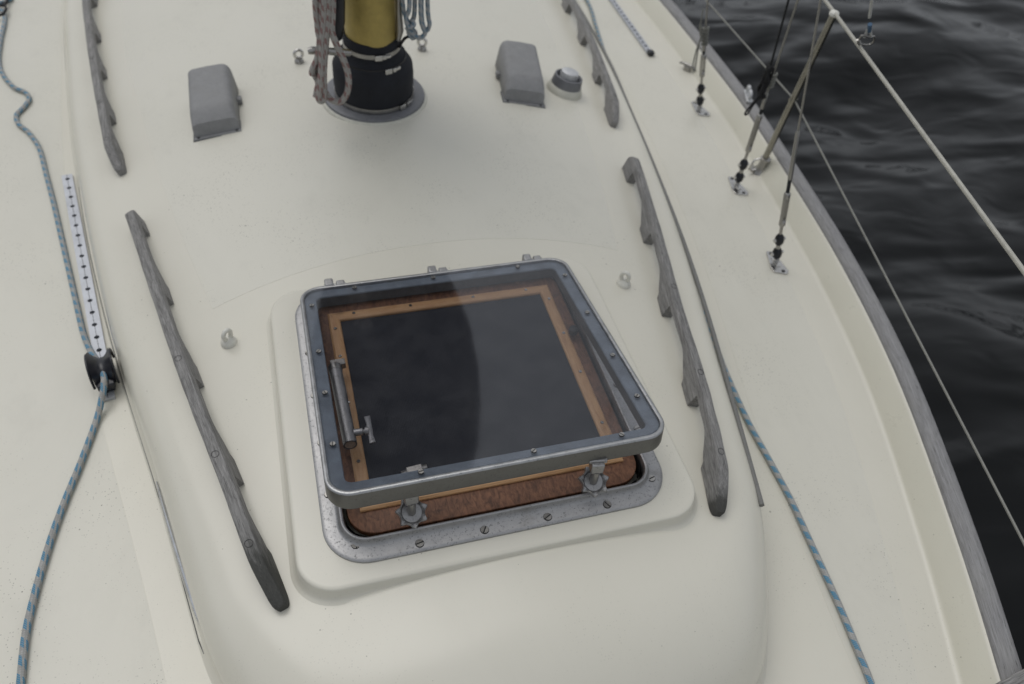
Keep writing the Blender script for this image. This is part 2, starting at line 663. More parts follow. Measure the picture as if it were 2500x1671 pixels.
# ---------------------------------------------------------------- water
def water():
    mb = MB()
    def mp(t, c, w, far):
        s_ = math.copysign(1, t)
        a = abs(t)
        return c + s_ * (w * a + (far - w) * max(0, (a - .55) / .45) ** 4)
    nx, ny = 300, 380
    rows = []
    for j in range(ny + 1):
        y = mp(j / ny * 2 - 1, 4.5, 15, 900)
        row = []
        for i in range(nx + 1):
            x = mp(i / nx * 2 - 1, 3.5, 11, 900)
            z = -1.05
            d = max(abs(x - 3.5), abs(y - 4.5))
            if d < 30:
                k = max(0, 1 - d / 30)
                q = Vector((x * .75 + y * .12, y * 1.5 - x * .2, 0))
                w_ = Vector((noise.noise(q * .8), noise.noise(q * .8 + Vector((5, 5, 5))), 0)) * .5
                q = q + w_
                z += k * (.15 * noise.noise(q * .55) + .062 * noise.noise(q * 1.25 + Vector((7, 3, 1))) + .014 * noise.noise(q * 2.9))
            row.append((x, y, z))
        rows.append(row)
    mb.grid(rows)
    o = mb.build('water', M['water'], smooth=180)
    tag(o, 'dark rippled harbour water beyond the boat rail', kind='structure')
water()

# ---------------------------------------------------------------- the sailboat itself
boat = empty('sailboat', (0, 0, ZD), label='cream fibreglass sailboat seen from its foredeck, filling the photo', cat='sailboat')


def to_boat(o):
    o.parent = boat
    o.matrix_parent_inverse = Matrix.Translation((0, 0, -ZD))
    return o


def stations(a, b, n):
    return [a + (b - a) * i / n for i in range(n + 1)]


def build_deck():
    mb = MB()
    ys = stations(-1.9, 6.0, 160)
    rows = []
    for y in ys:
        t = max(toe(y), .03)
        row = []
        prof = [(-1, .0), (-.85, 0), (-.6, 0), (-.35, 0), (0, 0), (.35, 0), (.6, 0), (.85, 0), (1, 0)]
        half = [(t + .056, .010), (t + .054, .052), (t + .044, .056), (t + .037, .053), (t + .008, .008), (t + .002, .002), (t - .008, 0.0005), (t - .04, 0), (t * .75, 0), (t * .5, 0), (t * .25, 0)]
        L = [(-a, y, ZD + b) for a, b in half]
        Rr = [(a, y, ZD + b) for a, b in reversed(half)]
        rows.append(L + [(0, y, ZD)] + Rr)
    mb.grid(rows, flip=False)
    nr = len(rows[0]) - 1
    mb.mi = [1 if 2 < (i % nr) < 5 or nr - 3 > (i % nr) >= nr - 5 else 0 for i in range(len(mb.f))]
    return to_boat(mb.build('deck', [M['gelcoat'], M['gelcoat_cream']], smooth=40))
deck = build_deck()


def build_hull():
    mb = MB()
    rows = []
    for y in stations(-1.9, 6.0, 60):
        t = max(toe(y), .03)
        half = [(t + .0565, .048), (t + .062, -.01), (t + .068, -.06), (t + .05, -.5), (t * .9, -.85), (t * .6, -1.2), (0.0, -1.35)]
        rows.append([(-a, y, ZD + b) for a, b in half] + [(a, y, ZD + b) for a, b in reversed(half[:-1])])
    mb.grid(rows)
    return to_boat(mb.build('hull', M['hull_paint'], smooth=40))
build_hull()


def build_toe_cap(sgn):
    mb = MB()
    rows = []
    for y in stations(-1.88, 6.0, 150):
        t = max(toe(y), .04)
        z = ZD + .056
        sec = [(t + .043, z - .002), (t + .043, z + .005), (t + .046, z + .010), (t + .056, z + .014), (t + .072, z + .014), (t + .083, z + .009), (t + .086, z + .002), (t + .084, z - .012), (t + .060, z - .016)]
        rows.append([(sgn * a, y, b) for a, b in sec])
    mb.grid(rows)
    # grain runs along the cap
    for i, f in enumerate(mb.f):
        mb.uv[i] = [(mb.v[k][1], mb.v[k][0] * sgn - toe(mb.v[k][1]) + mb.v[k][2]) for k in f]
    return to_boat(mb.build('toe_rail_cap', M['cap_teak'], smooth=50))
build_toe_cap(1)
build_toe_cap(-1)

# cabin: footprint at deck level and the line where the top begins, port side mirrored
FO = [(0, -.618), (.09, -.618), (.17, -.616), (.25, -.607), (.32, -.590), (.373, -.556), (.412, -.500), (.440, -.440), (.462, -.385), (.483, -.325), (.505, -.245), (.562, .032), (.612, .25), (.658, .467), (.700, .70), (.738, .943), (.785, 1.3), (.828, 1.765), (.852, 2.137), (.88, 3.2), (.86, 4.5), (.80, 6.0)]
TO = [(0, -.412), (.08, -.412), (.15, -.411), (.22, -.408), (.29, -.399), (.338, -.375), (.366, -.338), (.385, -.292), (.401, -.242), (.414, -.195), (.431, -.125), (.482, .05), (.532, .26), (.580, .475), (.622, .71), (.660, .95), (.708, 1.3), (.752, 1.765), (.776, 2.137), (.804, 3.2), (.784, 4.5), (.724, 6.0)]


def stbd(p):
    """the starboard side stands a little wider as it runs aft"""
    return Vector((p.x + .042 * min(p.y, 2.2) * min(1, p.x / .3), p.y, 0))


def build_cabin():
    fo = catmull([(a, b, 0) for a, b in FO], 8)
    to = catmull([(a, b, 0) for a, b in TO], 8)
    fo = [Vector((-p.x, p.y, 0)) for p in reversed(fo[1:])] + [stbd(p) for p in fo]
    to = [Vector((-p.x, p.y, 0)) for p in reversed(to[1:])] + [stbd(p) for p in to]
    rows = []
    nt_ = 18
    rows.append([(f.x + (f.x - t.x) * .22, f.y + (f.y - t.y) * .12, ZD - .003) for f, t in zip(fo, to)])
    rows.append([(f.x + (f.x - t.x) * .10, f.y + (f.y - t.y) * .05, ZD + .0025) for f, t in zip(fo, to)])
    for k in range(1, nt_ + 1):
        th = PI / 2 * k / nt_
        row = []
        for f, t in zip(fo, to):
            w_ = min(1, max(0, (-.30 - f.y) / .26))
            w_ = w_ * w_ * (3 - 2 * w_)
            e = (2 / 3.0) * (1 - w_) + .98 * w_
            A = 1 - max(0, math.cos(th)) ** e
            B = math.sin(th) ** e
            zt = zroof(t.x, t.y)
            row.append((f.x + (t.x - f.x) * A, f.y + (t.y - f.y) * A, ZD + .004 + (zt - ZD - .004) * B))
        rows.append(row)
    for k in range(1, 13):
        s_ = k / 12
        row = []
        for t in to:
            yc = max(t.y, 0.0) if t.y > -.2 else 0.0
            yc = max(t.y, .05)
            x, y = t.x + (.022 * min(yc, 2.2) - t.x) * s_, t.y + (yc - t.y) * s_
            row.append((x, y, zroof(x, y)))
        rows.append(row)
    mb = MB()
    mb.grid(rows, flip=True)
    o = mb.build('cabin_top', M['gelcoat'], smooth=60)
    return to_boat(o)
cabin = build_cabin()


def sheet(name, left, right, front, back, zf, mat, nu=40, nv=60, t=.0003, label=None):
    """a thin non-skid patch laid on a curved surface; left(y), right(y), front(u)"""
    mb = MB()
    rows = []
    for j in range(nv + 1):
        v = (j / nv) ** 1.6
        row = []
        for i in range(nu + 1):
            u = i / nu
            y = front(u) * (1 - v) + back * v
            x = left(y) * (1 - u) + right(y) * u
            row.append((x, y, zf(x, y) + t))
        rows.append(row)
    # skirt so that the patch has an edge
    def drop(r_):
        return [(p[0], p[1], p[2] - t - .0005) for p in r_]
    rows = [drop(rows[0])] + rows + [drop(rows[-1])]
    rows = [[(r_[0][0], r_[0][1], r_[0][2] - t - .0005)] + r_ + [(r_[-1][0], r_[-1][1], r_[-1][2] - t - .0005)] for r_ in rows]
    mb.grid(rows)
    o = mb.build(name, M[mat], smooth=25)
    if label:
        o['label'] = label
    return to_boat(o)


PX = [(.36, .435), (.62, .49), (.92, .545), (1.2, .585), (1.58, .635), (3.0, .69), (6, .64)]
def panel_front(u):
    x = abs(u * 2 - 1)
    return .432 - .065 * x ** 2.2
sheet('nonskid_panel', lambda y: -lerp_table(PX, y), lambda y: lerp_table(PX, y) + .03 * min(y, 2.2), panel_front, 5.9, zroof, 'nonskid',
      label='speckled rough panel on the cabin top around the mast')
DL = [(-.9, .50), (-.65, .50), (-.311, .553), (-.059, .602), (.184, .654), (.413, .70), (.8, .755), (1.247, .80), (1.71, .833), (2.14, .858), (6, .88)]
sheet('nonskid_panel', lambda y: -(toe(y) - .03), lambda y: -(lerp_table(DL, y) + .012), lambda u: -1.05 + .0 * u, 5.9, lambda x, y: ZD, 'nonskid', 16, 70,
      label='speckled dirty side deck panel on the left')
sheet('nonskid_panel', lambda y: lerp_table(DL, y) + .02 + .04 * max(0, min(y, 2.2)), lambda y: toe(y) - .075, lambda u: -.95, 5.9, lambda x, y: ZD, 'nonskid', 16, 70,
      label='speckled side deck panel on the right')


def cabin_side(y, h):
    """a point on the cabin side at deck distance y, h = height share 0..1, starboard"""
    th = math.asin(min(1, h) ** (2.35 / 2))
    A = 1 - math.cos(th) ** (2 / 2.35)
    f = foot(y)
    inset = .083 + .012 * 0
    return f - inset * A, ZD + .004 + (zroof(f - .08, y) - ZD - .004) * h


# eyebrow strip along the starboard shoulder of the cabin, cut end forward
def eyebrow():
    mb = MB()
    pts = [Vector(p) for p in EYE]
    pts = catmull(pts, 10)
    mb.tube(pts, .0056, 8, ell=.9)
    o = mb.build('drip_strip', M['weathered_metal'], smooth=50)
    o['label'] = 'thin grey weathered strip running along the right edge of the cabin top'
    return to_boat(o)
cast_metal('weathered_metal', (.20, .20, .19), .6, 1.0, .1)
EYE = [(.4575, -.308, -.080), (.5075, -.128, -.083), (.587, .152, -.095), (.651, .412, -.104), (.7150, .7225, -.1146), (.7755, 1.048, -.126), (.826, 1.345, -.133), (.868, 1.75, -.141), (.895, 2.3, -.146)]
eyebrow()

# port side: foot bead, windows seen edge-on
def port_side():
    mb = MB()
    pts = []
    for y in stations(-.52, 5.5, 90):
        pts.append((-(foot(y) + .004) if y > -.25 else -(.478 + (.505 - .478) * (y + .345) / .093 + .004), y, ZD + .007))
    pts = [(-foot(y) - .005, y, ZD + .008) for y in stations(-.25, 5.5, 80)]
    pts = [(-.377, -.556, ZD + .006), (-.416, -.50, ZD + .006), (-.444, -.44, ZD + .006), (-.466, -.385, ZD + .006), (-.487, -.325, ZD + .006)] + pts
    mb.tube(pts, .0030, 8)
    to_boat(mb.build('foot_bead', M['gelcoat'], smooth=60))
    mb = MB()
    mb.tube([(p[0] - .0042, p[1], ZD + .0015) for p in pts], .0010, 6)
    to_boat(mb.build('sealant_seam', M['gasket_grey'], smooth=60))
    for k, (pl, wl) in enumerate(((WIN1, 'long narrow side window with a chrome lower edge, seen edge-on'), (WIN2, 'side window further aft behind the black rope guide, seen edge-on'))):
        pl = catmull(pl, 10)
        fr = MB()
        n_ = len(pl)
        fr.tube(pl, [.0015 + .0055 * math.sin(PI * min(1, max(0, i / (n_ - 1))) ** .8) for i in range(n_)], 10, ell=1.6)
        f = to_boat(fr.build('cabin_window', M['chrome'], smooth=50))
        f['label'] = wl
        gl = MB()
        gl.tube([p + Vector((.011, 0, .008)) for p in pl], .007, 8)
        g = gl.build('window_lip', M['gelcoat'], f, smooth=50)
        e = MB()
        a, b = pl[0], pl[5]
        e.tube([a + Vector((.010, -.012, .003)), b + Vector((.009, .0, .004))], .0062, 8)
        e.build('rubber_end', M['black_rubber'], f, smooth=50)
WIN1 = [(-0.5022, -0.2485, -0.1780), (-0.5124, -0.2075, -0.1760), (-0.5271, -0.1413, -0.1740), (-0.5444, -0.0654, -0.1740), (-0.5603, 0.0064, -0.1750), (-0.5725, 0.0633, -0.1780)]
WIN2 = [(-0.6323, 0.3592, -0.1780), (-0.6410, 0.4026, -0.1760), (-0.6540, 0.4677, -0.1740), (-0.6686, 0.5519, -0.1740), (-0.6868, 0.6577, -0.1750), (-0.7102, 0.8071, -0.1780)]
port_side()

# ---------------------------------------------------------------- hatch
HR = R(-1.4)
HC = (-.003, .006, 0)
coam = MB()
ca, sa = math.cos(HR), math.sin(HR)
def coam_rows():
    cx, cy, hx, hy, r = 0, -.002, .329, .325, .062
    rows = []
    def rot_(x, y):
        return HC[0] + x * ca - y * sa, HC[1] + x * sa + y * ca
    sect = [(.06, 'a', -.0042), (.008, 'a', -.0042), (.003, 'a', -.0047), (.0008, 'a', -.0062), (0, 'a', -.009), (-.002, 'm', .6), (-.004, 'r', .004), (-.008, 'r', .0012), (-.014, 'r', -.0008)]
    for ins, kind, z in sect:
        ring = rrect(cx, cy, hx - ins, hy - ins, r - ins, 12)
        row = []
        for x, y in ring:
            X, Y = rot_(x, y)
            zr = zroof(X, Y)
            if Y < -.33:
                zr -= max(0, (-.33 - Y)) * .04
            if kind == 'a':
                Z_ = z
            elif kind == 'm':
                Z_ = -.0105 * (1 - z) + (zr + .006) * z
            else:
                Z_ = zr + z
            row.append((X, Y, Z_))
        rows.append(row)
    return rows
coam.grid(coam_rows(), closed_u=True, flip=True)
c_o = coam.build('hatch_coaming', M['gelcoat'], smooth=60)
c_o['label'] = 'low raised cream plinth under the deck hatch'
to_boat(c_o)
well = MB()
sweep_rr(well, 0, .012, .2475, .268, .04, [(0, .004), (0, -.3)], 6)
well.prism(rrect(0, .012, .2475, .268, .04, 6), -.304, -.3)
wo_ = well.build('hatch_well', M['interior_dark'], smooth=40)
wo_.location = HC
wo_.rotation_euler = (0, 0, HR)
wo_['label'] = 'dark opening below the deck hatch'
to_boat(wo_)

hatch = empty('deck_hatch', HC, HR, 'square metal framed deck hatch, propped slightly open on the cream cabin top', 'hatch')

fl = MB()
sweep_rr(fl, 0, .006, .284, .301, .070, [(-.0004, -.006), (0, -.001), (.002, .0008), (.006, .0016), (.022, .003), (.0255, .0055), (.0275, .012), (.029, .0155), (.031, .0165), (.033, .0155), (.0345, .012), (.0345, -.03)], 12)
fl.build('base_frame', M['cast_aluminium'], hatch, smooth=40)


def screw_mesh(r, name, parent, loc, M_=None, rot=None, mats=('steel', 'slot_dark')):
    mb = MB()
    mb.cur = 1
    mb.lathe([(r * 1.12, -.001), (r * 1.12, .0004)], None, 16)
    mb.cur = 0
    w = r * .16
    for sg in (-1, 1):
        out = []
        a0 = math.asin(w / r)
        for k in range(9):
            a = a0 + (PI - 2 * a0) * k / 8
            out.append((r * math.cos(a), sg * r * math.sin(a)))
        if sg < 0:
            out.reverse()
        mb.prism(out, .0003, .0014)
    o = mb.build(name, [M[mats[0]], M[mats[1]]], parent, smooth=30)
    o.location = loc
    o.rotation_euler = (0, 0, random.uniform(0, PI) if rot is None else rot)
    return o


def dup_screw(src, parent, loc, rot=None, scale=1.0):
    o = src.copy()
    COL.objects.link(o)
    o.parent = parent
    o.location = loc
    o.rotation_euler = (0, 0, random.uniform(0, PI) if rot is None else rot)
    o.scale = (scale,) * 3
    return o


sc0 = screw_mesh(.0062, 'screw', hatch, (-.143, -.283, .0026), rot=.2, mats=('dull_steel', 'slot_dark'))
fpos = [(-.040, -.283), (.064, -.283), (.166, -.283), (.257, -.252), (-.238, -.264)]
for i in range(4):
    fpos += [(-.2675, -.166 + i * .103), (.2725, -.150 + i * .103)]
for i, (x, y) in enumerate(fpos):
    dup_screw(sc0, hatch, (x, y, .0026))

# brown plywood surround with its pine-framed insect screen
ply = MB()
outer = rrect(0, .012, .2435, .264, .045, 8)
inner = rrect(0, .012, .205, .222, .001, 8)
rows = [[(x, y, -.006) for x, y in outer], [(x, y, .0035) for x, y in outer], [(x * .997, (y - .012) * .997 + .012, .0045) for x, y in outer], [(x, y, .0045) for x, y in inner], [(x, y, -.006) for x, y in inner]]
ply.grid(rows, closed_u=True)
ply.build('plywood_surround', M['brown_ply'], hatch, smooth=30)
scr = empty('insect_screen', (0, 0, 0))
scr.parent = hatch
ms = MB()
ms.add([(-.21, -.208, .0052), (.21, -.208, .0052), (.21, .232, .0052), (-.21, .232, .0052), (-.21, -.208, .0042), (.21, -.208, .0042), (.21, .232, .0042), (-.21, .232, .0042)], [(0, 1, 2, 3), (7, 6, 5, 4), (0, 4, 5, 1), (1, 5, 6, 2), (2, 6, 7, 3), (3, 7, 4, 0)])
ms.build('mesh_cloth', M['screen_mesh'], scr, smooth=0)
X0, X1, Y0, Y1, WS = -.224, .222, -.212, .231, .0225


def strip(p, q, inx, name='wood_strip'):
    """mitred moulding from corner p to corner q, inx = inward unit vector"""
    mb = MB()
    p, q, inn = Vector(p), Vector(q), Vector(inx)
    d = (q - p).normalized()
    L = (q - p).length
    rows = []
    for off, z in ((.0006, .0052), (.0008, .0085), (.004, .0112), (WS * .6, .0118), (WS - .002, .0105), (WS, .0085), (WS, .0052)):
        rows.append([tuple(p + inn * off + d * off) [:2] + (z,), tuple(q + inn * off - d * off)[:2] + (z,)])
    b = len(mb.v)
    for r_ in rows:
        mb.v += r_
    k0 = random.uniform(0, 5)
    for j in range(len(rows) - 1):
        idx = [b + 2 * j, b + 2 * j + 1, b + 2 * j + 3, b + 2 * j + 2]
        mb.face(idx, [((Vector(mb.v[i]) - p).dot(d) + k0, j * .004 + (0.004 if n_ in (2, 3) else 0)) for n_, i in enumerate(idx)])
    mb.face([b + 2 * j for j in range(len(rows))])
    mb.face([b + 2 * j + 1 for j in reversed(range(len(rows)))])
    return mb.build(name, M['pine_strip'], scr, smooth=30)


strip((X0, Y0, 0), (X1, Y0, 0), (0, 1, 0))
strip((X1, Y0, 0), (X1, Y1, 0), (-1, 0, 0))
strip((X1, Y1, 0), (X0, Y1, 0), (0, -1, 0))
strip((X0, Y1, 0), (X0, Y0, 0), (1, 0, 0))
sm0 = screw_mesh(.0028, 'small_screw', scr, (X0 + .011, Y1 - .045, .0116))
for (x, y) in [(X0 + .011, .115), (X0 + .011, .005), (X0 + .011, -.12), (X1 - .011, Y1 - .045), (X1 - .011, .09), (X1 - .011, -.01), (X1 - .011, -.13),
               (X0 + .05, Y1 - .011), (X0 + .16, Y1 - .011), (X1 - .16, Y1 - .011), (X1 - .05, Y1 - .011), (X0 + .07, Y0 + .011), (X0 + .17, Y0 + .011), (X1 - .16, Y0 + .011), (X1 - .05, Y0 + .011)]:
    dup_screw(sm0, scr, (x, y, .0116))

# lid: built flat, hinge line at its local y = 0, opened by TILT
TILT = R(9.1)
LL, LW = .5375, .2695
lid = empty('lid', (0.0, .283, .035))
lid.parent = hatch
lid.rotation_euler = (-TILT, 0, 0)
# frame: top rim at z = 0, ledge below the pane, skirts
lf = MB()
cyl_ = -LL / 2
sweep_rr(lf, 0, cyl_, LW, LL / 2, .040, [(.004, -.034), (.0008, -.0335), (0, -.031), (0, -.0032)], 12)
lf.build('lid_frame', M['lid_aluminium'], lid, smooth=35)
lr = MB()
sweep_rr(lr, 0, cyl_, LW, LL / 2, .040, [(0, -.0032), (.0008, -.0008), (.0024, 0), (.0058, 0), (.0074, -.0008), (.0080, -.0035), (.0083, -.0062)], 12)
lr.build('lid_rim', M['worn_rim'], lid, smooth=50)
lg = MB()
sweep_rr(lg, 0, cyl_, LW - .0081, LL / 2 - .0081, .033, [(0, -.0064), (.0190, -.0064), (.0205, -.0072), (.0215, -.0095)], 12)
lg.build('sealant_band', M['blue_sealant'], lid, smooth=35)
lk = MB()
sweep_rr(lk, 0, cyl_, LW - .004, LL / 2 - .004, .037, [(0, -.0330), (.014, -.0305), (.0255, -.0300), (.0256, -.0096)], 12)
lk.build('gasket', M['gasket_grey'], lid, smooth=35)
pn = MB()
ring = rrect(0, cyl_, LW - .0086, LL / 2 - .0086, .033, 12)
pn.prism(ring, -.0060, -.0008)
pn_o = pn.build('pane', M['smoked_acrylic'], lid, smooth=30)
ps0 = screw_mesh(.0042, 'pane_screw', lid, (-.1, -LL + .018, -.0012), mats=('dull_steel', 'slot_dark'))
e1, e2 = LW - .020, LL - .019
for (x, y) in [(-.13, -e2), (.045, -e2), (.19, -e2), (-e1, -.06), (-e1, -.20), (-e1, -.31), (-e1, -.43), (e1, -.07), (e1, -.20), (e1, -.33), (e1, -.44), (-.165, -.019), (-.01, -.019), (.165, -.019)]:
    dup_screw(ps0, lid, (x, y, -.0012))
bpy.data.objects.remove(ps0)

# hinges on the aft edge
for k, hx in enumerate((-.20, .005, .205)):
    h = empty('hinge', (hx, .284, .0))
    h.parent = hatch
    a = MB()
    a.box((-.011, .008, .018), (.017, .020, .034))
    a.build('hinge_leaf', M['grey_hinge'] if 'grey_hinge' in M else M['cast_aluminium'], h, smooth=30, bevel=.003)
    a = MB()
    a.box((.011, .007, .016), (.017, .016, .028))
    a.build('hinge_knuckle', M['cast_aluminium'], h, smooth=30, bevel=.003)
    a = MB()
    a.tube([(-.021, .008, .024), (.021, .008, .024)], .0032, 8)
    a.build('hinge_pin', M['steel'], h, smooth=40)

# star knobs hanging from the front of the lid
def star_knob(x, y, z, rz):
    k = empty('latch_knob', (x, y, z), rz)
    k.parent = hatch
    w = MB()
    out = []
    for i in range(70):
        a = 2 * PI * i / 70
        c7 = math.cos(7 * a)
        r_ = .0182 + .0024 * c7 + .0005 * math.cos(14 * a)
        out.append((r_ * math.cos(a), r_ * math.sin(a)))
    n_ = len(out)
    rows = [[(p[0] * s_, p[1] * s_, z_) for p in out] for s_, z_ in ((.2, -.004), (.93, -.004), (1, -.0025), (1, .0035), (.93, .005))]
    rows.append([(.015 * math.cos(2 * PI * i / n_), .015 * math.sin(2 * PI * i / n_), .004) for i in range(n_)])
    rows.append([(.0125 * math.cos(2 * PI * i / n_), .0125 * math.sin(2 * PI * i / n_), .0005) for i in range(n_)])
    rows.append([(.004 * math.cos(2 * PI * i / n_), .004 * math.sin(2 * PI * i / n_), .0) for i in range(n_)])
    w.grid(rows, closed_u=True)
    wo = w.build('star_wheel', M['cast_aluminium'], k, smooth=40)
    wo.rotation_euler = (R(26), 0, .2)
    wo.scale = (1.22, 1.22, 1.2)
    s_ = MB()
    s_.lathe([(.0065, 0), (.0065, .03)], None, 14)
    s_.build('stem', M['dull_steel'], k, smooth=40)
    b = MB()
    b.box((0, .004, .040), (.021, .018, .022))
    b.box((0, .016, .052), (.030, .030, .008))
    b.build('bracket', M['cast_aluminium'], k, smooth=30, bevel=.002)
    c = MB()
    c.tube([(-.006, .034, .056), (.034, .036, .056)], .006, 10)
    c.box((.014, .034, .056), (.024, .014, .014))
    c.build('latch_block', M['dull_steel'], k, smooth=30, bevel=.001)
star_knob(-.148, -.247, .037, R(4))
star_knob(.146, -.256, .037, R(-8))

# telescopic stay lying along the left side, open end towards the bow
st = empty('lid_stay', (0, 0, 0))
st.parent = hatch
A_, B_ = Vector((-.226, .060, .040)), Vector((-.2225, -.112, .050))
a = MB()
a.tube([A_, B_], .0112, 20, cap=False)
a.tube([B_, A_], .0088, 20, cap=True)
rim = []
dd = (B_ - A_).normalized()
a.build('tube', M['cast_aluminium'], st, smooth=40)
a = MB()
fm = axis_frame(A_, dd)
a.lathe([(.0118, -.008), (.0122, -.002), (.0122, .006)], fm, 18)
a.box((0.006, 0, -.012), (.026, .013, .014), fm)
a.build('end_bracket', M['dull_steel'], st, smooth=40, bevel=.001)
wn = MB()
P_ = B_ - dd * .022 + Vector((.010, 0, .002))
wn.tube([P_, P_ + Vector((.014, -.002, .002))], .0062, 12)
wn.tube([P_ + Vector((.014, -.002, .002)), P_ + Vector((.019, -.002, .002))], .0035, 8)
wn.build('clamp_boss', M['cast_aluminium'], st, smooth=40)
wn = MB()
Q_ = P_ + Vector((.024, -.003, .003))
wn.tube([P_ + Vector((.018, -.002, .002)), Q_], [.0075, .0065], 12)
wn.tube([Q_ + Vector((0, .022, .010)), Q_ + Vector((0.001, .010, .004)), Q_, Q_ + Vector((.001, -.009, -.003)), Q_ + Vector((.002, -.020, -.007))], [.0052, .0042, .0055, .0042, .0055], 10, ell=.55)
wn.build('wing_nut', M['cast_aluminium'], st, smooth=50)
rb = MB()
rb.lathe([(.009, -.007), (.009, .004), (.006, .006)], axis_frame((.228, .085, .022), (0, 0, 1)), 14)
rb.build('stay_socket', M['black_rubber'], hatch, smooth=40)

# ---------------------------------------------------------------- mast
MX, MY = .014, 1.045
mast = empty('mast', (MX, MY, zroof(0)), label='gold anodised mast with a black rubber boot clamped to the cabin top', cat='mast')
mp = MB()
mp.lathe([(.064, .10), (.064, 6.6)], Matrix.Diagonal((1, 1.18, 1, 1)), 48)
mp.build('mast_tube', M['gold_anodised'], mast, smooth=50)
mp = MB()
mp.lathe([(.131, -.004), (.133, .004), (.131, .010), (.122, .0125), (.104, .0125), (.098, .012)], Matrix.Diagonal((1, 1.02, 1, 1)), 64)
mp.build('deck_ring', M['zinc_ring'], mast, smooth=40)
mp = MB()
mp.lathe([(.139, -.002), (.1375, .0022), (.132, .0045)], Matrix.Diagonal((1, 1.02, 1, 1)), 64, cap=False)
mp.build('sealant_bead', M['off_white_ring'], mast, smooth=50)
mp = MB()
mp.lathe([(.099, .011), (.1015, .018), (.1005, .030), (.1030, .045), (.1035, .075), (.1020, .096), (.094, .108), (.080, .124), (.0715, .134), (.0705, .150), (.0712, .168), (.069, .178), (.0655, .1785)], Matrix.Diagonal((1, 1.08, 1, 1)), 64, cap=False)
for i, (x, y, z) in enumerate(mp.v):
    q = noise.noise(Vector((x * 14, y * 14, z * 22)))
    k = 1 + .018 * q
    mp.v[i] = (x * k, y * k, z + .002 * q)
mp.build('rubber_boot', M['boot_cloth'], mast, smooth=60)


def clamp(z, r, ang, parent, tilt=0.0, band=True):
    c = empty('hose_clamp', (0, 0, z))
    c.parent = parent
    c.rotation_euler = (tilt, 0, 0)
    mb = MB()
    mb.lathe([(r, -.0055), (r + .0014, -.0055), (r + .0018, 0), (r + .0014, .0055), (r, .0055)], Matrix.Diagonal((1, 1.08, 1, 1)), 64, cap=False)
    mb.build('band', M['dull_steel'] if band else M['black_rubber'], c, smooth=50)
    mb = MB()
    for k, (da, l, h) in enumerate(((0, .019, .014), (.19, .010, .011), (.32, .016, .007))):
        a_ = ang + da
        T = axis_frame(((r + .004) * math.cos(a_), (r + .004) * 1.08 * math.sin(a_), 0), (math.cos(a_), math.sin(a_), 0), (-math.sin(a_), math.cos(a_), 0))
        mb.box((0, 0, 0), (l, h, .007), T)
    mb.build('clamp_screw', M['steel'], c, smooth=30, bevel=.001)
clamp(.020, .1022, R(-58), mast)
clamp(.152, .0712, R(-88), mast, R(1.5))
clamp(.118, .0835, R(-74), mast, 0, False)

# ropes hung on the mast
def rope_obj(name, strands, r, mat, label=None, cat=None, parent=None, n=10, k=8, group=None):
    mb = MB()
    for st_ in strands:
        rr = r
        if isinstance(st_, tuple):
            st_, rr = st_
        mb.tube(catmull(st_, k), rr, n)
    o = mb.build(name, M[mat], parent, smooth=70)
    if label:
        tag(o, label, cat, group)
    return o


rope_obj('rope_coil', [
    [(-0.1127, 0.9000, 0.4520), (-0.1267, 0.9000, 0.2967), (-0.1245, 0.8950, 0.2387), (-0.1349, 0.8900, 0.1896), (-0.1503, 0.8850, 0.1611), (-0.1517, 0.8850, 0.1481)],
    [(-0.0965, 0.8850, 0.4571), (-0.1101, 0.8850, 0.2928), (-0.1224, 0.8800, 0.2306), (-0.1296, 0.8720, 0.1773), (-0.1394, 0.8650, 0.1271), (-0.1452, 0.8650, 0.0994), (-0.1399, 0.8650, 0.0909), (-0.1323, 0.8680, 0.1022), (-0.1255, 0.8750, 0.1645), (-0.1132, 0.8800, 0.2351), (-0.1016, 0.8850, 0.3021), (-0.0841, 0.8850, 0.4567)],
    [(-0.1064, 0.9100, 0.4480), (-0.1264, 0.9050, 0.2544), (-0.1183, 0.9000, 0.2045), (-0.1442, 0.8950, 0.1498), (-0.1408, 0.8900, 0.1300), (-0.1405, 0.8900, 0.1131)],
    [(-0.0787, 0.8850, 0.4565), (-0.0922, 0.8850, 0.3016), (-0.0989, 0.8800, 0.2545), (-0.0908, 0.8750, 0.2205), (-0.0786, 0.8700, 0.1851), (-0.0716, 0.8680, 0.1474), (-0.0765, 0.8680, 0.1084), (-0.0948, 0.8700, 0.0813), (-0.1158, 0.8800, 0.0845), (-0.1274, 0.8900, 0.1005)],
    [(-0.0993, 0.9000, 0.4429), (-0.1177, 0.8950, 0.2586), (-0.1152, 0.8900, 0.2093), (-0.1311, 0.8850, 0.1541), (-0.1448, 0.8800, 0.1135), (-0.1498, 0.8800, 0.0946)],
], .0076, 'rope_red_fleck', 'dirty red flecked rope coiled in long loops on the left of the mast', 'rope')
cl = MB()
cl.tube([(-0.1533, 0.9300, 0.1831), (-0.1421, 0.9300, 0.1844), (-0.1133, 0.9300, 0.1812), (-0.0823, 0.9400, 0.1705), (-0.0556, 0.9500, 0.1611)], [.007, .0095, .0085, .009, .009], 12)

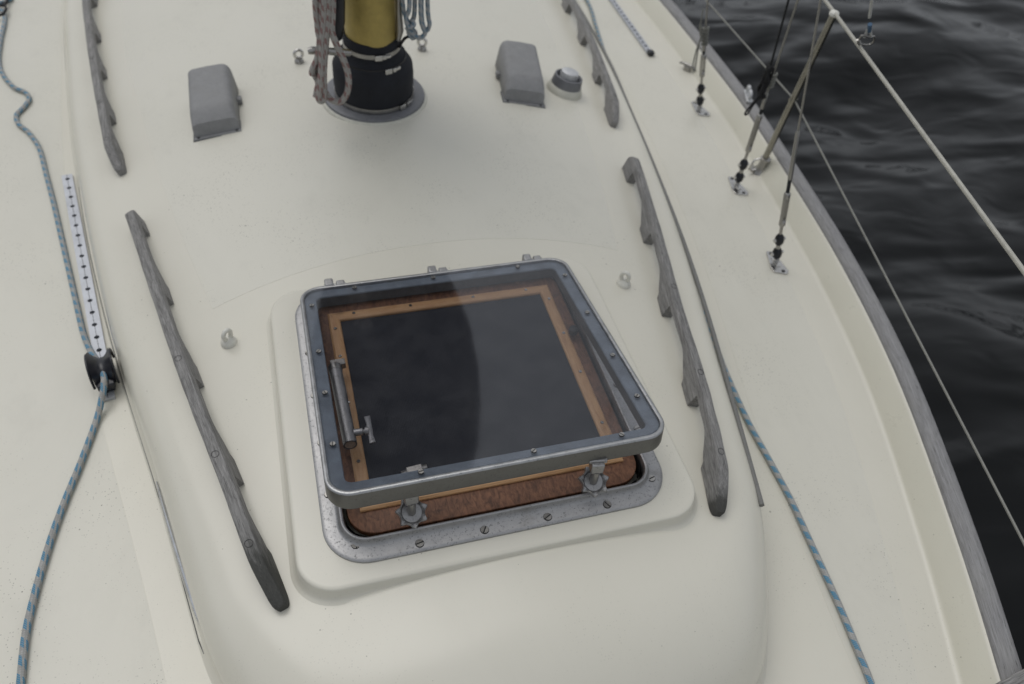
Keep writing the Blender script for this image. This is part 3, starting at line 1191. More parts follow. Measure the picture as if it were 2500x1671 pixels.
tag(cl.build('horn_cleat', M['dull_steel'], smooth=50), 'dull horn cleat left of the mast, mostly hidden by the red flecked rope', 'cleat')
bl = MB()
bl.tube([(-0.0606, 0.9700, 0.4151), (-0.0697, 0.9700, 0.2816), (-0.0729, 0.9700, 0.2302), (-0.0781, 0.9700, 0.1921), (-0.0840, 0.9700, 0.1827)], [.016, .017, .016, .012, .006], 14)
tag(bl.build('halyard_block', M['black_plastic'], smooth=50), 'dark blue-black block between the red rope and the gold mast', 'pulley block')
rope_obj('rope_coil', [
    [(0.0836, 0.9900, 0.4122), (0.0841, 0.9900, 0.2642), (0.0906, 0.9850, 0.2237), (0.1041, 0.9800, 0.1968), (0.1126, 0.9800, 0.1852), (0.1059, 0.9800, 0.1722), (0.0953, 0.9800, 0.1886), (0.1032, 0.9850, 0.2098), (0.1122, 0.9850, 0.2438), (0.1133, 0.9900, 0.4112)],
    [(0.1232, 0.9800, 0.4147), (0.1249, 0.9750, 0.2370), (0.1280, 0.9700, 0.2067), (0.1344, 0.9700, 0.1886), (0.1235, 0.9700, 0.1782), (0.1109, 0.9720, 0.1803), (0.0966, 0.9750, 0.1953), (0.0891, 0.9800, 0.2022)],
    [(0.1414, 0.9900, 0.4103), (0.1443, 0.9850, 0.2420), (0.1475, 0.9800, 0.2061), (0.1410, 0.9800, 0.1900), (0.1323, 0.9800, 0.2016), (0.1293, 0.9850, 0.2428), (0.1313, 0.9900, 0.4107)],
    [(0.0932, 0.9700, 0.4101), (0.0956, 0.9650, 0.2644), (0.0867, 0.9650, 0.2333), (0.0926, 0.9650, 0.2092), (0.1054, 0.9650, 0.2127), (0.1024, 0.9700, 0.2257)],
], .0055, 'rope_pale_blue', 'knotted pale blue flecked rope hanging on the right of the mast', 'rope')
rope_obj('shock_cord', [[(0.0755, 1.0000, 0.1416), (0.0794, 0.9900, 0.1578), (0.0874, 0.9850, 0.1710), (0.0952, 0.9800, 0.1774)]], .0038, 'black_cord', 'short dark cord from the mast boot to the blue rope knot', 'cord')
rb = MB()
rb.tube([(0.0783, 1.0000, 0.3992), (0.0767, 1.0000, 0.2282), (0.0777, 1.0000, 0.1844), (0.0727, 1.0000, 0.1600)], [.008, .008, .010, .007], 12)
tag(rb.build('mast_cleat', M['dull_steel'], smooth=50), 'small worn metal cleat on the right edge of the gold mast', 'cleat')

# dark bag of furled sail round the mast above the frame; the hatch pane mirrors it
bag = MB()
bag.lathe([(.10, .36), (.17, .375), (.205, .44), (.25, .58), (.278, .75), (.283, .90), (.268, 1.05), (.235, 1.18), (.17, 1.34), (.10, 1.46), (.068, 1.5)], Matrix.Translation((MX - .012, MY + .03, 0)) @ Matrix.Diagonal((1, .78, 1, 1)), 40)
for i, (x, y, z) in enumerate(bag.v):
    q = noise.noise(Vector((x * 5, y * 5, z * 3))) * .035
    bag.v[i] = (x * (1 + q), y * (1 + q * .3), z)
tag(bag.build('sail_bag', M['dark_cloth'], smooth=60), 'dark sail bag tied round the mast, seen mirrored in the hatch pane', 'sail bag')

# ---------------------------------------------------------------- eye bolts beside the mast
def eye_bolt(u, label, loc, rz, s_=1):
    o = empty('eye_bolt', loc, rz, label, 'eye bolt', 'eye bolts beside the mast')
    mb = MB()
    mb.lathe([(.013, -.004), (.013, .006), (.0105, .009), (.008, .012)], None, 16)
    mb.build('shank', M['dull_steel'], o, smooth=40)
    mb = MB()
    mb.tube([(.0115 * math.cos(2 * PI * k / 20), 0, .024 + .0115 * math.sin(2 * PI * k / 20)) for k in range(20)], .0042, 10, closed=True)
    mb.build('ring', M['steel'], o, smooth=60)
    return o
eye_bolt(0, 'steel eye bolt standing left of the mast', (-0.1566, 1.2657, -0.0218), R(10))
eye_bolt(0, 'steel eye bolt standing right of the mast', (0.1949, 1.2829, -0.0206), R(-15))


def pad_eye(label, loc, rz):
    o = empty('pad_eye', loc, rz, label, 'pad eye', 'white pad eyes beside the hatch')
    o.scale = (1.25, 1.25, 1.25)
    mb = MB()
    mb.lathe([(.0125, -.003), (.0125, .003), (.010, .007), (.007, .010), (.005, .011)], None, 20)
    mb.build('foot', M['white_nylon'], o, smooth=40)
    mb = MB()
    mb.tube([(.0068 * math.cos(2 * PI * k / 20), 0, .0175 + .0095 * math.sin(2 * PI * k / 20)) for k in range(20)], .0036, 10, closed=True)
    mb.build('eye', M['white_nylon'], o, smooth=60)
pad_eye('small white pad eye left of the hatch', (-0.4101, 0.2621, -0.0496), R(40))
pad_eye('small white pad eye right of the hatch', (0.4138, 0.2521, -0.0483), R(-40))

# ---------------------------------------------------------------- grey cowl vents
def cowl(label, loc, rz, flip):
    o = empty('cowl_vent', loc, rz, label, 'vent', 'grey box vents either side of the mast')
    w, L = .0555, .20
    o.rotation_euler = (0, R(-8.5 * flip), rz)
    mb = MB()
    rows = []
    nn = 32
    for j in range(nn + 1):
        t = j / nn
        y = L * t
        h = .052 + .026 * t
        if t < .26:
            q = t / .26
            h *= (.12 + 4.6 * q) if q < .12 else (.672 + .328 * math.sin((q - .12) / .88 * PI / 2))
        ww = w + .001
        row = []
        for k in range(17):
            a = PI * k / 16
            ca_, sa_ = math.cos(a), math.sin(a)
            e = .24
            row.append((ww * math.copysign(abs(ca_) ** e, ca_) * (1 - .05 * sa_), y, h * (abs(sa_) ** e) * (1 - .05 * abs(ca_)) - (.0 if 0 < k < 16 else .004)))
        rows.append(row)
    mb.grid(rows, flip=True)
    b = len(mb.v)
    mb.face([i for i in range(17)])
    h_o = mb.build('hood', M['grey_casting'], o, smooth=38)
    so = h_o.modifiers.new('solid', 'SOLIDIFY')
    so.thickness = .003
    mb = MB()
    mb.prism([(-w - .003, -.009), (w + .003, -.009), (w + .003, .04), (w - .006, .05), (w - .006, L), (-w + .006, L), (-w + .006, .05), (-w - .003, .04)], -.006, .003)
    mb.build('base_plate', M['grey_casting'], o, smooth=30, bevel=.0015)
    mb = MB()
    mb.prism([(-w - .006, -.012), (w + .006, -.012), (w + .006, .045), (w - .002, .055), (w - .002, L + .003), (-w + .002, L + .003), (-w + .002, .055), (-w - .006, .045)], -.008, .0004)
    mb.build('contact_shade_lip', M['gasket_grey'], o, smooth=30)  # dark lip added under the vent, standing in for contact shade
    for sx in (-1, 1):
        mb = MB()
        mb.lathe([(.0036, .002), (.0036, .0042), (.002, .0046)], Matrix.Translation((sx * (w - .008), -.0045, 0)), 10)
        mb.build('screw', M['slot_dark'], o, smooth=30)
    mb = MB()
    mb.box((flip * (w + .004), L * .62, .010), (.014, .022, .014))
    mb.build('side_lug', M['grey_casting'], o, smooth=30, bevel=.002)
    return o
cowl('grey metal box vent on the cabin top, left of the mast', (-0.3923, 0.9871, -0.0493), R(-2), 1)
cowl('grey metal box vent on the cabin top, right of the mast beside the round vent', (0.4190, 0.9969, -0.0465), R(-9), -1)

mv = empty('mushroom_vent', (0.5750, 1.0910, -0.0757), 0, 'round mushroom vent with grey cap on a cream collar', 'vent')
mv.rotation_euler = (0, R(12), 0)
mv.scale = (1.22, 1.22, 1.15)
mb = MB()
mb.lathe([(.046, -.012), (.044, .004), (.040, .014), (.036, .018), (.03, .018)], None, 40)
mb.build('collar', M['off_white_ring'], mv, smooth=40)
mb = MB()
mb.lathe([(.037, .014), (.037, .020), (.034, .040), (.031, .041), (.029, .038), (.029, .024), (.004, .024)], None, 40)
mb.build('outer_ring', M['zinc_ring'], mv, smooth=40)
mb = MB()
mb.lathe([(.021, .020), (.022, .046), (.021, .052), (.018, .054), (.006, .0545)], None, 40)
mb.build('cap', M['dome_metal'], mv, smooth=40)

# ---------------------------------------------------------------- wooden handrails
def charred(L, span):
    m, n, p = MATS['weathered_teak'].copy(), None, None
    m.name = 'weathered_teak_black_end'
    n = m.node_tree
    p = [x for x in n.nodes if x.type == 'BSDF_PRINCIPLED'][0]
    old = p.inputs['Base Color'].links[0].from_socket
    sx = N(n, 'ShaderNodeSeparateXYZ')
    c = objc(n)
    n.links.new(c, sx.inputs[0])
    t = math_(n, 'ADD', sx.outputs[0], math_(n, 'MULTIPLY', math_(n, 'SUBTRACT', noise_tex(n, c, 30, 4, .7, (1, 4, 4)), .5), span * .8))
    k = ramp(n, math_(n, 'MULTIPLY', math_(n, 'SUBTRACT', t, L - span), 1 / span), [(.2, 0), (.62, .88)])
    n.links.new(mixc(n, k, old, (.035, .036, .031)), p.inputs['Base Color'])
    return m


def handrail(label, feet, far, near_tip, sgn, dark_end=False, dark_side=0, H=.047, T=.0225, fl=.060, lean=R(19), char=False):
    """feet: near ends of the feet on the roof, from the mast end to the bow end; far: the end away from the viewer"""
    pts = [Vector(far)] + [Vector(p) for p in feet]
    P0, P1 = pts[0], pts[-1]
    # smooth centre line on the roof
    cur = catmull(pts, 16)
    d0 = (P1 - P0)
    cum = [0]
    for i in range(1, len(cur)):
        cum.append(cum[-1] + (cur[i] - cur[i - 1]).length)
    L = cum[-1]
    marks = [cum[16 * (i)] for i in range(len(pts))]                 # arc position of every foot's near end
    ang = math.atan2((P1 - P0).y, (P1 - P0).x)
    root = empty('handrail', P0, ang, label, 'handrail', 'weathered wooden handrails on the cabin top')
    inv = (Matrix.Translation(P0) @ Matrix.Rotation(ang, 4, 'Z')).inverted()

    def at(s_):
        i = min(max(bisect_right(cum, s_) - 1, 0), len(cum) - 2)
        t = (s_ - cum[i]) / max(1e-9, cum[i + 1] - cum[i])
        p = cur[i].lerp(cur[i + 1], t)
        tg = (cur[min(i + 2, len(cur) - 1)] - cur[max(i - 1, 0)]).normalized()
        return p, tg

    def sgn_side(side, p):
        return 1 if side.x * p.x > 0 else -1

    def under(s_):
        """height of the underside"""
        best = .030
        for k, m_ in enumerate(marks[1:], 1):
            f0 = m_ - fl * (1.0 if k < len(marks) - 1 else 1.7)
            if f0 - 1e-6 <= s_ <= m_ + 1e-6:
                return -.002
            if f0 - .075 < s_ < f0:
                q = (f0 - s_) / .075
                best = min(best, .008 + .022 * (.5 - .5 * math.cos(PI * q)) ** .8)
        if s_ < fl * .62:
            return -.002
        return best

    def top(s_):
        h = H
        if s_ < .03:
            q = 1 - s_ / .03
            h = H * (1 - .42 * q ** 2.2)
        e = L - s_
        if e < .085:
            q = 1 - e / .085
            h = H * (1 - .70 * q ** 1.5)
        return h
    ss = set()
    n_ = int(L / .008)
    for i in range(n_ + 1):
        ss.add(L * i / n_)
    for m_ in marks[1:-1]:
        ss.add(m_)
        ss.add(m_ + .0008)
    ss.add(fl * .62)
    ss.add(fl * .62 + .0008)
    for q in (.002, .005, .01, .016, .022):
        ss.add(q)
        ss.add(L - q)
    ss = sorted(x for x in ss if 0 <= x <= L)
    mb = MB()
    rows = []
    for s_ in ss:
        p, tg = at(s_)
        side = Vector((tg.y, -tg.x, 0)).normalized()
        w = T / 2
        if s_ < .012:
            w *= .55 + .45 * math.sqrt(max(0, 1 - (1 - s_ / .012) ** 2))
        if L - s_ < .018:
            w *= .55 + .45 * math.sqrt(max(0, 1 - (1 - (L - s_) / .018) ** 2))
        b, t_ = under(s_), top(s_)
        t_ = max(t_, b + .006)
        zr = zroof(p.x, p.y)
        ch = .0045
        sec = [(-w, b), (-w, t_ - ch), (-w + ch * .35, t_ - ch * .3), (-w + ch, t_), (w - ch, t_), (w - ch * .35, t_ - ch * .3), (w, t_ - ch), (w, b)]
        row = []
        wob = .0006 * noise.noise(Vector((s_ * 22, P0.x * 9, 0)))
        for a_, z_ in sec:
            out_ = side * sgn_side(side, p)
            lat = a_ * (1 if out_.dot(side) > 0 else -1)
            q = p + out_ * ((lat - 0) * math.cos(lean) + z_ * math.sin(lean) + wob)
            row.append(tuple(inv @ Vector((q.x, q.y, zr + z_ * math.cos(lean) - lat * math.sin(lean) + .002 + wob))))
        rows.append(row)
    mb.grid(rows, closed_u=True)
    n8 = 8
    b = 0
    mb.face([b + k for k in range(n8)])
    e_ = (len(rows) - 1) * n8
    mb.face([e_ + k for k in reversed(range(n8))])
    if dark_end or dark_side:
        pass
    nsplit = len([s_ for s_ in ss if s_ < L - .05])
    mb.build('rail', charred(L, char) if char else M['weathered_teak'], root, smooth=32)
    # plugs over the fastenings
    for k, m_ in enumerate(marks[1:], 1):
        s_ = m_ - (.045 if k < len(marks) - 1 else .10)
        if k < 3:
            continue
        p, tg = at(s_)
        pl = MB()
        ox = (1 if p.x > 0 else -1) * H * math.sin(lean)
        q = inv @ Vector((p.x + ox, p.y, zroof(p.x, p.y) + .002 + H * math.cos(lean)))
        ov = inv.to_3x3() @ Vector((math.copysign(math.cos(lean), p.x), 0, -math.sin(lean)))
        nv = inv.to_3x3() @ Vector((math.copysign(math.sin(lean), p.x), 0, math.cos(lean)))
        pl.tube([q + nv * .0007 + Vector((.0066 * math.cos(2 * PI * j / 20), 0, 0)) + ov * (.0066 * math.sin(2 * PI * j / 20)) for j in range(20)], .00035, 5, closed=True)
        pl.build('plug', M['slot_dark'], root, smooth=60)
    return root


handrail('long grey wooden handrail left of the hatch, blackened at its near end', [(-0.5708, 0.6556, -0.0835), (-0.5223, 0.4104, -0.0715), (-0.4718, 0.1662, -0.0602), (-0.4165, -0.0716, -0.0494), (-0.3645, -0.3074, -0.0406)], (-0.5869, 0.7218, -0.0877), None, -1, char=.17)
handrail('grey wooden handrail left of the mast, running out of the top of the photo', [(-0.7425, 1.9287, -0.1382), (-0.7183, 1.6660, -0.1290), (-0.6918, 1.4273, -0.1196), (-0.6590, 1.1685, -0.1088), (-0.6259, 0.9244, -0.0985)], (-.735, 2.15, zroof(.735)), None, -1)
handrail('long grey wooden handrail right of the hatch', [(0.5997, 0.6394, -0.0836), (0.5379, 0.3906, -0.0710), (0.4731, 0.1475, -0.0592), (0.4153, -0.0935, -0.0498), (0.3462, -0.3267, -0.0400)], (0.6145, 0.7093, -0.0867), None, 1, char=.05)
handrail('grey wooden handrail right of the mast beside the round vent', [(0.8052, 1.6803, -0.1330), (0.7691, 1.4312, -0.1238), (0.7174, 1.1658, -0.1107), (0.6644, 0.9128, -0.0980)], (0.8504, 2.0332, -0.1448), None, 1)

# ---------------------------------------------------------------- perforated tracks and the lead block
def track(name, a, b, w, label, nh, end=None):
    a, b = Vector(a), Vector(b)
    d = (b - a)
    L = d.length
    ang = math.atan2(d.y, d.x)
    o = empty('sheet_track', a, ang, label, 'track')
    mb = MB()
    hh = .0075
    hr = .0054
    # top sheet with real holes: quads round each hole
    step = L / nh
    sec_side = [(-w / 2, 0), (-w / 2, hh * .75), (-w / 2 + .0012, hh)]
    mb.add([(0, -w / 2, 0), (L, -w / 2, 0), (L, -w / 2, hh), (0, -w / 2, hh)], [(0, 1, 2, 3)])
    mb.add([(0, w / 2, 0), (L, w / 2, 0), (L, w / 2, hh), (0, w / 2, hh)], [(3, 2, 1, 0)])
    mb.add([(0, -w / 2, 0), (0, w / 2, 0), (0, w / 2, hh), (0, -w / 2, hh)], [(3, 2, 1, 0)])
    mb.add([(L, -w / 2, 0), (L, w / 2, 0), (L, w / 2, hh), (L, -w / 2, hh)], [(0, 1, 2, 3)])
    for i in range(nh):
        cx = step * (i + .5)
        m_ = 16
        circ = [(cx + hr * math.cos(2 * PI * k / m_), hr * math.sin(2 * PI * k / m_), hh) for k in range(m_)]
        sq = []
        for k in range(m_):
            a_ = 2 * PI * k / m_
            c_, s_ = math.cos(a_), math.sin(a_)
            q = max(abs(c_), abs(s_))
            sq.append((cx + step / 2 * c_ / q, w / 2 * s_ / q, hh))
        low = [(p[0], p[1], .0008) for p in circ]
        mb.grid([sq, circ, low], closed_u=True)
    mb.build('rail', M['anodised_track'], o, smooth=30)
    g = MB()
    g.box((L / 2, 0, .0006), (L - .001, w - .001, .0010))
    g.build('backing', M['slot_dark'], o, smooth=0)
    g = MB()
    for i in range(nh + 1):
        x0 = step * (i - .5) + hr + .0004 if i else 0.001
        x1 = step * (i + .5) - hr - .0004 if i < nh else L - .001
        g.box(((x0 + x1) / 2, 0, hh), (x1 - x0, .0009, .0006))
    g.build('centre_groove', M['slot_dark'], o, smooth=0)
    if end:
        e = MB()
        e.box((L + .008, 0, .008), (.024, w * 1.08, .016))
        e.build('end_stop', M[end], o, smooth=30, bevel=.005, seg=3)
    return o
track('t', (-0.7898, 1.0904, -0.1995), (-0.6662, 0.2991, -0.1995), .0255, 'white perforated track on the left side deck', 20)
track('t', (1.115, 2.75, -.1992), (1.0483, 1.4799, -0.1992), .021, 'dark edged perforated track on the right side deck', 44, 'black_plastic')

lb = empty('lead_block', (-0.6718, 0.3601, -0.1920), 0, 'black rope guide block clamped on the white perforated track', 'rope guide')
TA = math.atan2((-0.6664, 0.2996, -0.2000)[1] - (-0.7900, 1.0911, -0.2000)[1], (-0.6664, 0.2996, -0.2000)[0] - (-0.7900, 1.0911, -0.2000)[0]) + PI / 2
lb.rotation_euler = (0, 0, TA)
lb.scale = (.74, 1.08, .95)
mb = MB()
mb.box((0, .0, .006), (.038, .085, .014))
mb.build('car', M['black_plastic'], lb, smooth=30, bevel=.003)
mb = MB()
rows = []
for j in range(15):                                             # saddle: high cheeks, low middle, axis along y
    v = -1 + 2 * j / 14
    y = .034 * v
    row = []
    for k in range(13):
        u = -1 + 2 * k / 12
        lift = .030 + .020 * abs(u) ** 2.0 - .022 * (abs(v) ** 2.2) * (1 - .35 * abs(u))
        row.append((.029 * u * (1 - .10 * v * v), y, .010 + lift))
    rows.append(row)
base_ = [[(p[0] * .9, p[1], .012) for p in r_] for r_ in rows]
rows = [[(r_[0][0] * .9, r_[0][1], .012)] + r_ + [(r_[-1][0] * .9, r_[-1][1], .012)] for r_ in rows]
rows = [[(p[0], p[1] * .96, .012) for p in rows[0]]] + rows + [[(p[0], p[1] * .96, .012) for p in rows[-1]]]
mb.grid(rows)
mb.build('saddle', M['black_plastic'], lb, smooth=50)
for sg in (-1, 1):
    mb = MB()
    pts = [Vector((sg * .0305, .034 * math.cos(a), .012 + .046 * max(0, math.sin(a)) ** .7)) for a in [PI * k / 14 for k in range(15)]]
    mb.tube(pts, [.0035] * 15, 8)
    mb.build('cheek', M['black_plastic'], lb, smooth=60)
mb = MB()
mb.prism([(-.022, -.046), (.022, -.046), (.026, -.02), (-.026, -.02)], .010, .026)
mb.build('lower_lug', M['black_plastic'], lb, smooth=30, bevel=.003)

# ---------------------------------------------------------------- ropes on deck
ZR = -.193
def blue_rope(pts, label):
    return rope_obj('rope', [pts], .0062, 'rope_blue_fleck', label, 'rope', n=14, k=10, group='blue flecked ropes on the side decks')
blue_rope([(-1.02, 2.15, ZR), (-1.0718, 2.1020, -0.1930), (-1.0447, 2.0666, -0.1930), (-1.0284, 1.9959, -0.1930), (-1.0259, 1.8647, -0.1930), (-1.0184, 1.7381, -0.1930), (-0.9976, 1.6428, -0.1930), (-0.9593, 1.5610, -0.1930), (-0.9262, 1.5262, -0.1930), (-0.9124, 1.4853, -0.1930), (-0.9241, 1.4400, -0.1930), (-0.9376, 1.4054, -0.1930), (-0.9288, 1.3589, -0.1930), (-0.8982, 1.3096, -0.1930), (-0.8657, 1.2274, -0.1930), (-0.8393, 1.1021, -0.1930), (-0.8113, 0.9664, -0.1930), (-0.7843, 0.8240, -0.1930), (-0.7623, 0.7088, -0.1930), (-0.7392, 0.5869, -0.1930), (-0.7220, 0.4993, -0.1910), (-0.7079, 0.4487, -0.1890), (-0.6958, 0.4161, -0.1840), (-0.6811, 0.3827, -0.1780), (-0.6681, 0.3388, -0.1630), (-0.6668, 0.3087, -0.1650), (-0.6761, 0.2793, -0.1820), (-0.6849, 0.2503, -0.1920), (-0.6945, 0.2102, -0.1930), (-0.7112, 0.1442, -0.1930), (-0.7309, 0.0745, -0.1930), (-0.7465, 0.0104, -0.1930), (-0.7589, -0.0547, -0.1930), (-0.7684, -0.1163, -0.1930), (-0.7742, -0.1750, -0.1930), (-0.7741, -0.2511, -0.1930), (-0.7731, -0.3368, -0.1930)],
          'blue flecked grey rope snaking down the left side deck through the black guide')
blue_rope([(.99, 2.6, ZR), (.97, 2.2, ZR), (0.9685, 1.9011, -0.1930), (0.9255, 1.6863, -0.1930), (0.8676, 1.4274, -0.1930), (.785, 1.05, ZR), (.715, .65, ZR), (.668, .36, ZR), (0.6419, 0.1958, -0.1930), (0.6195, 0.0768, -0.1930), (0.6014, -0.0593, -0.1930), (0.5962, -0.1588, -0.1930), (0.5911, -0.2550, -0.1930), (0.5810, -0.3370, -0.1930), (0.5711, -0.4143, -0.1930), (0.5605, -0.4886, -0.1930), (0.5490, -0.5537, -0.1930), (0.5383, -0.6097, -0.1930), (0.5165, -0.6829, -0.1930)],
          'blue flecked grey rope lying straight along the right side deck')
lp = rope_obj('lashing', [[(-1.0669, 2.1142, -0.1900), (-1.0394, 2.0848, -0.1870), (-1.0316, 2.1140, -0.1860), (-1.0323, 2.1691, -0.1870)], [(-1.0582, 2.0119, -0.1900), (-1.0336, 2.0186, -0.1830), (-1.0272, 2.0554, -0.1830), (-1.0423, 2.0979, -0.1840)]], .004, 'black_cord', 'dark lashing knotted round the blue flecked rope at the top left corner', 'lashing')

# ---------------------------------------------------------------- shrouds
def shroud(label, B, A, rp, parts_z, plate_rot=0.0, two=False):
    B, A = Vector(B), Vector(A)
    d = (A - B).normalized()
    o = empty('shroud', (B.x, B.y, ZD), 0, label, 'shroud', 'wire shrouds with turnbuckles on the right side deck')
    off = Vector((-B.x, -B.y, -ZD))
    def P(h):
        return B + d * (h / d.z) + off
    # chain plate
    mb = MB()
    T = Matrix.Translation((0, 0, .0)) @ Matrix.Rotation(rp, 4, 'Z')
    out = [(-.001, .045), (-.006, .042), (-.022, -.018), (-.021, -.034), (.008, -.047), (.014, -.045), (.019, -.036), (.013, .036), (.010, .040)]
    mb.prism(out, .0, .0045, T)
    mb.prism([(-.006, -.020), (.006, -.020), (.006, .018), (-.006, .018)], .004, .0065, T)
    mb.box((0, 0, .014), (.014, .0055, .024), T)
    mb.build('chain_plate', M['steel'], o, smooth=30, bevel=.0012)
    for sx, sy in ((.003, .033), (.004, -.036)):
        mb = MB()
        q = T @ Vector((sx, sy, .0045))
        mb.lathe([(.0050, -.001), (.0050, .0008), (.003, .0010)], Matrix.Translation(q), 12)
        mb.build('bolt', M['slot_dark'], o, smooth=30)
    # toggles: two dark eyes joined by short links
    z0 = .020
    for k, (zc, s_) in enumerate(((.028, 1.3), (.070, 1.25))):
        mb = MB()
        F = axis_frame(P(zc), d, (1, 0, 0))
        mb.tube([F @ Vector((0, 0, -.017)), F @ Vector((0, 0, -.009)), F @ Vector((0, 0, 0)), F @ Vector((0, 0, .010)), F @ Vector((0, 0, .018))], [.0052, .0088 * s_, .0098 * s_, .0082 * s_, .005], 14)
        mb.build('toggle', M['black_toggle'], o, smooth=50)
        mb = MB()
        mb.tube([F @ Vector((-.0125 * s_, 0, 0)), F @ Vector((.0125 * s_, 0, 0))], .0046, 10)
        mb.build('clevis_pin', M['steel'], o, smooth=40)
    mb = MB()
    mb.tube([P(.032), P(.058)], .0062, 10)
    mb.build('link', M['dull_steel'], o, smooth=40)
    mb = MB()
    mb.tube([P(.072), P(parts_z[0])], .0042, 10)
    mb.build('threaded_rod', M['dull_steel'], o, smooth=40)
    a, b = parts_z[0], parts_z[1]
    F = axis_frame(P(a), d, (1, .4, 0))
    Lb = (P(b) - P(a)).length
    mb = MB()
    mb.lathe([(.0055, -.004), (.0082, 0), (.0082, .010), (.006, .014)], F, 14)
    mb.lathe([(.006, Lb - .014), (.0082, Lb - .010), (.0082, Lb), (.0055, Lb + .004)], F, 14)
    for sg in (-1, 1):
        mb.box((sg * .0068, 0, Lb / 2), (.0032, .0085, Lb - .012), F)
    mb.build('turnbuckle', M['dull_steel'], o, smooth=35, bevel=.0008)
    mb = MB()
    mb.tube([P(b - .004), P(parts_z[2])], .0045, 10)
    mb.build('upper_rod', M['black_toggle'], o, smooth=40)
    mb = MB()
    mb.tube([P(parts_z[2]), P(parts_z[3] - .005), P(parts_z[3])], [.0056, .0052, .0035], 12)
    mb.build('swage', M['dull_steel'], o, smooth=40)
    mb = MB()
    mb.tube([P(parts_z[3] - .01), P(parts_z[3] + .6), P((A - B).z * 1.0 if (A - B).z < 7 else 6.5)], .0026, 8)
    mb.build('wire', M['wire'], o, smooth=60)
    return o, P
plain('black_toggle', (.035, .037, .042), .35, .8, b=.1)
s1, P1_ = shroud('aft-most wire shroud, its steel plate beside the small deck cleat', (1.063, 1.114, -.195), (0, 1.05, 4.848), R(4), (.115, .185, .20, .235))
s2, P2_ = shroud('middle wire shroud with a clump of black cord, beside the stanchion foot', (.985, .711, -.195), (.85, .95, 19.18), R(0), (.115, .225, .245, .29))
s3, P3_ = shroud('nearest wire shroud, its steel plate closest to the viewer', (.928, .388, -.195), (0, 1.05, 6.007), R(-3), (.115, .205, .245, .37))

# lashings on the shrouds
def helix(P, off, h0, h1, r, turns, n=16):
    pts = []
    for i in range(int(turns * n) + 1):
        t = i / (turns * n)
        a = 2 * PI * i / n
        pts.append(P(h0 + (h1 - h0) * t) - off + Vector((r * math.cos(a), r * math.sin(a), 0)))
    return pts
of1 = Vector((-1.063, -1.114, -ZD))
mb = MB()
mb.tube(helix(P1_, of1, .215, .275, .0085, 6), .0028, 6)
mb.tube(catmull([P1_(.27) - of1, P1_(.24) - of1 + Vector((-.02, -.008, 0)), P1_(.17) - of1 + Vector((-.030, -.012, 0)), P1_(.145) - of1 + Vector((-.036, -.016, 0)), P1_(.16) - of1 + Vector((-.041, -.014, 0)), P1_(.22) - of1 + Vector((-.026, -.008, 0)), P1_(.26) - of1]), .0022, 6)
mb.tube(catmull([P1_(.33) - of1 + Vector((-.012, 0, 0)), P1_(.28) - of1 + Vector((-.018, 0, 0)), P1_(.24) - of1 + Vector((-.012, 0, 0))]), [.002] * 8 + [.004] * 9, 6)
tag(mb.build('cord_lashing', M['grey_cord'], smooth=60), 'grey cord lashed round the aft-most shroud with a hanging loop', 'cord')
of2 = Vector((-.985, -.711, -ZD))
mb = MB()
mb.tube(helix(P2_, of2, .305, .345, .0085, 5), .003, 6)
tag(mb.build('cord_lashing', M['grey_cord'], smooth=60), 'grey cord whipping round the middle shroud beside the black cord clump', 'cord')
mb = MB()
random.seed(3)
c0 = P2_(.325) - of2 + Vector((-.022, -.006, 0))
ax = Vector((.10, .08, 1)).normalized()
for k in range(9):
    pts = []
    for i in range(14):
        a = 2 * PI * i / 13
        pts.append(c0 + ax * (.048 * math.cos(a + .3 * k)) * random.uniform(.75, 1.05) + Vector((random.uniform(.4, 1) * .012 * math.sin(a), random.uniform(-1, 1) * .009, 0)))
    mb.tube(catmull(pts, 3), .0030, 6)
mb.tube(catmull([c0 - ax * .03, c0 - ax * .06 + Vector((-.016, 0, 0)), c0 - ax * .082 + Vector((-.026, 0, 0)), c0 - ax * .085 + Vector((-.018, 0, 0)), c0 - ax * .06 + Vector((-.010, 0, 0)), c0 - ax * .03 + Vector((.004, 0, 0))]), .0026, 6)
mb.tube([c0 + ax * .03, P2_(.6) - of2 + Vector((-.030, .0, 0)), P2_(2.2) - of2 + Vector((-.10, .0, 0))], .0030, 6)
tag(mb.build('black_cord_clump', M['black_cord'], smooth=60), 'clump of black cord tied against the middle shroud, its tail going up', 'cord')

# ---------------------------------------------------------------- stanchion and lifelines
so_ = empty('stanchion', (1.09, .763, ZD), 0, 'leaning steel stanchion carrying the two lifelines', 'stanchion')
mb = MB()
oS = Vector((-1.09, -.763, -ZD))
b0, b1 = Vector((0, 0, .03)), Vector((.009, -.047, .497))
mb.tube([b0, b1], .0090, 18)
mb.build('post', M['stanchion_steel'], so_, smooth=40)
mb = MB()
mb.lathe([(.012, -.003), (.0125, .002), (.010, .006), (.004, .008)], axis_frame(b1, b1 - b0), 16)
mb.build('cap', M['white_nylon'], so_, smooth=40)
mb = MB()
T = Matrix.Rotation(R(-62), 4, 'Z')
mb.prism([(-.030, -.016), (.030, -.016), (.034, 0), (.030, .016), (-.030, .016), (-.034, 0)], 0, .005, T)
mb.lathe([(.024, .004), (.018, .012), (.0135, .024), (.013, .045), (.015, .046), (.015, .052), (.011, .053)], axis_frame((0, 0, 0), (.009, -.047, .467)), 20)
mb.build('socket', M['dull_steel'], so_, smooth=40)
mb = MB()
mb.tube([(-.012, 0, .048), (-.030, .002, .046), (-.040, .0, .020), (-.030, 0, .008), (-.016, 0, .012)], .0030, 8)
mb.build('bail', M['steel'], so_, smooth=60)
mb = MB()
hp = b0 + (b1 - b0) * ((.25 - .03) / .467)
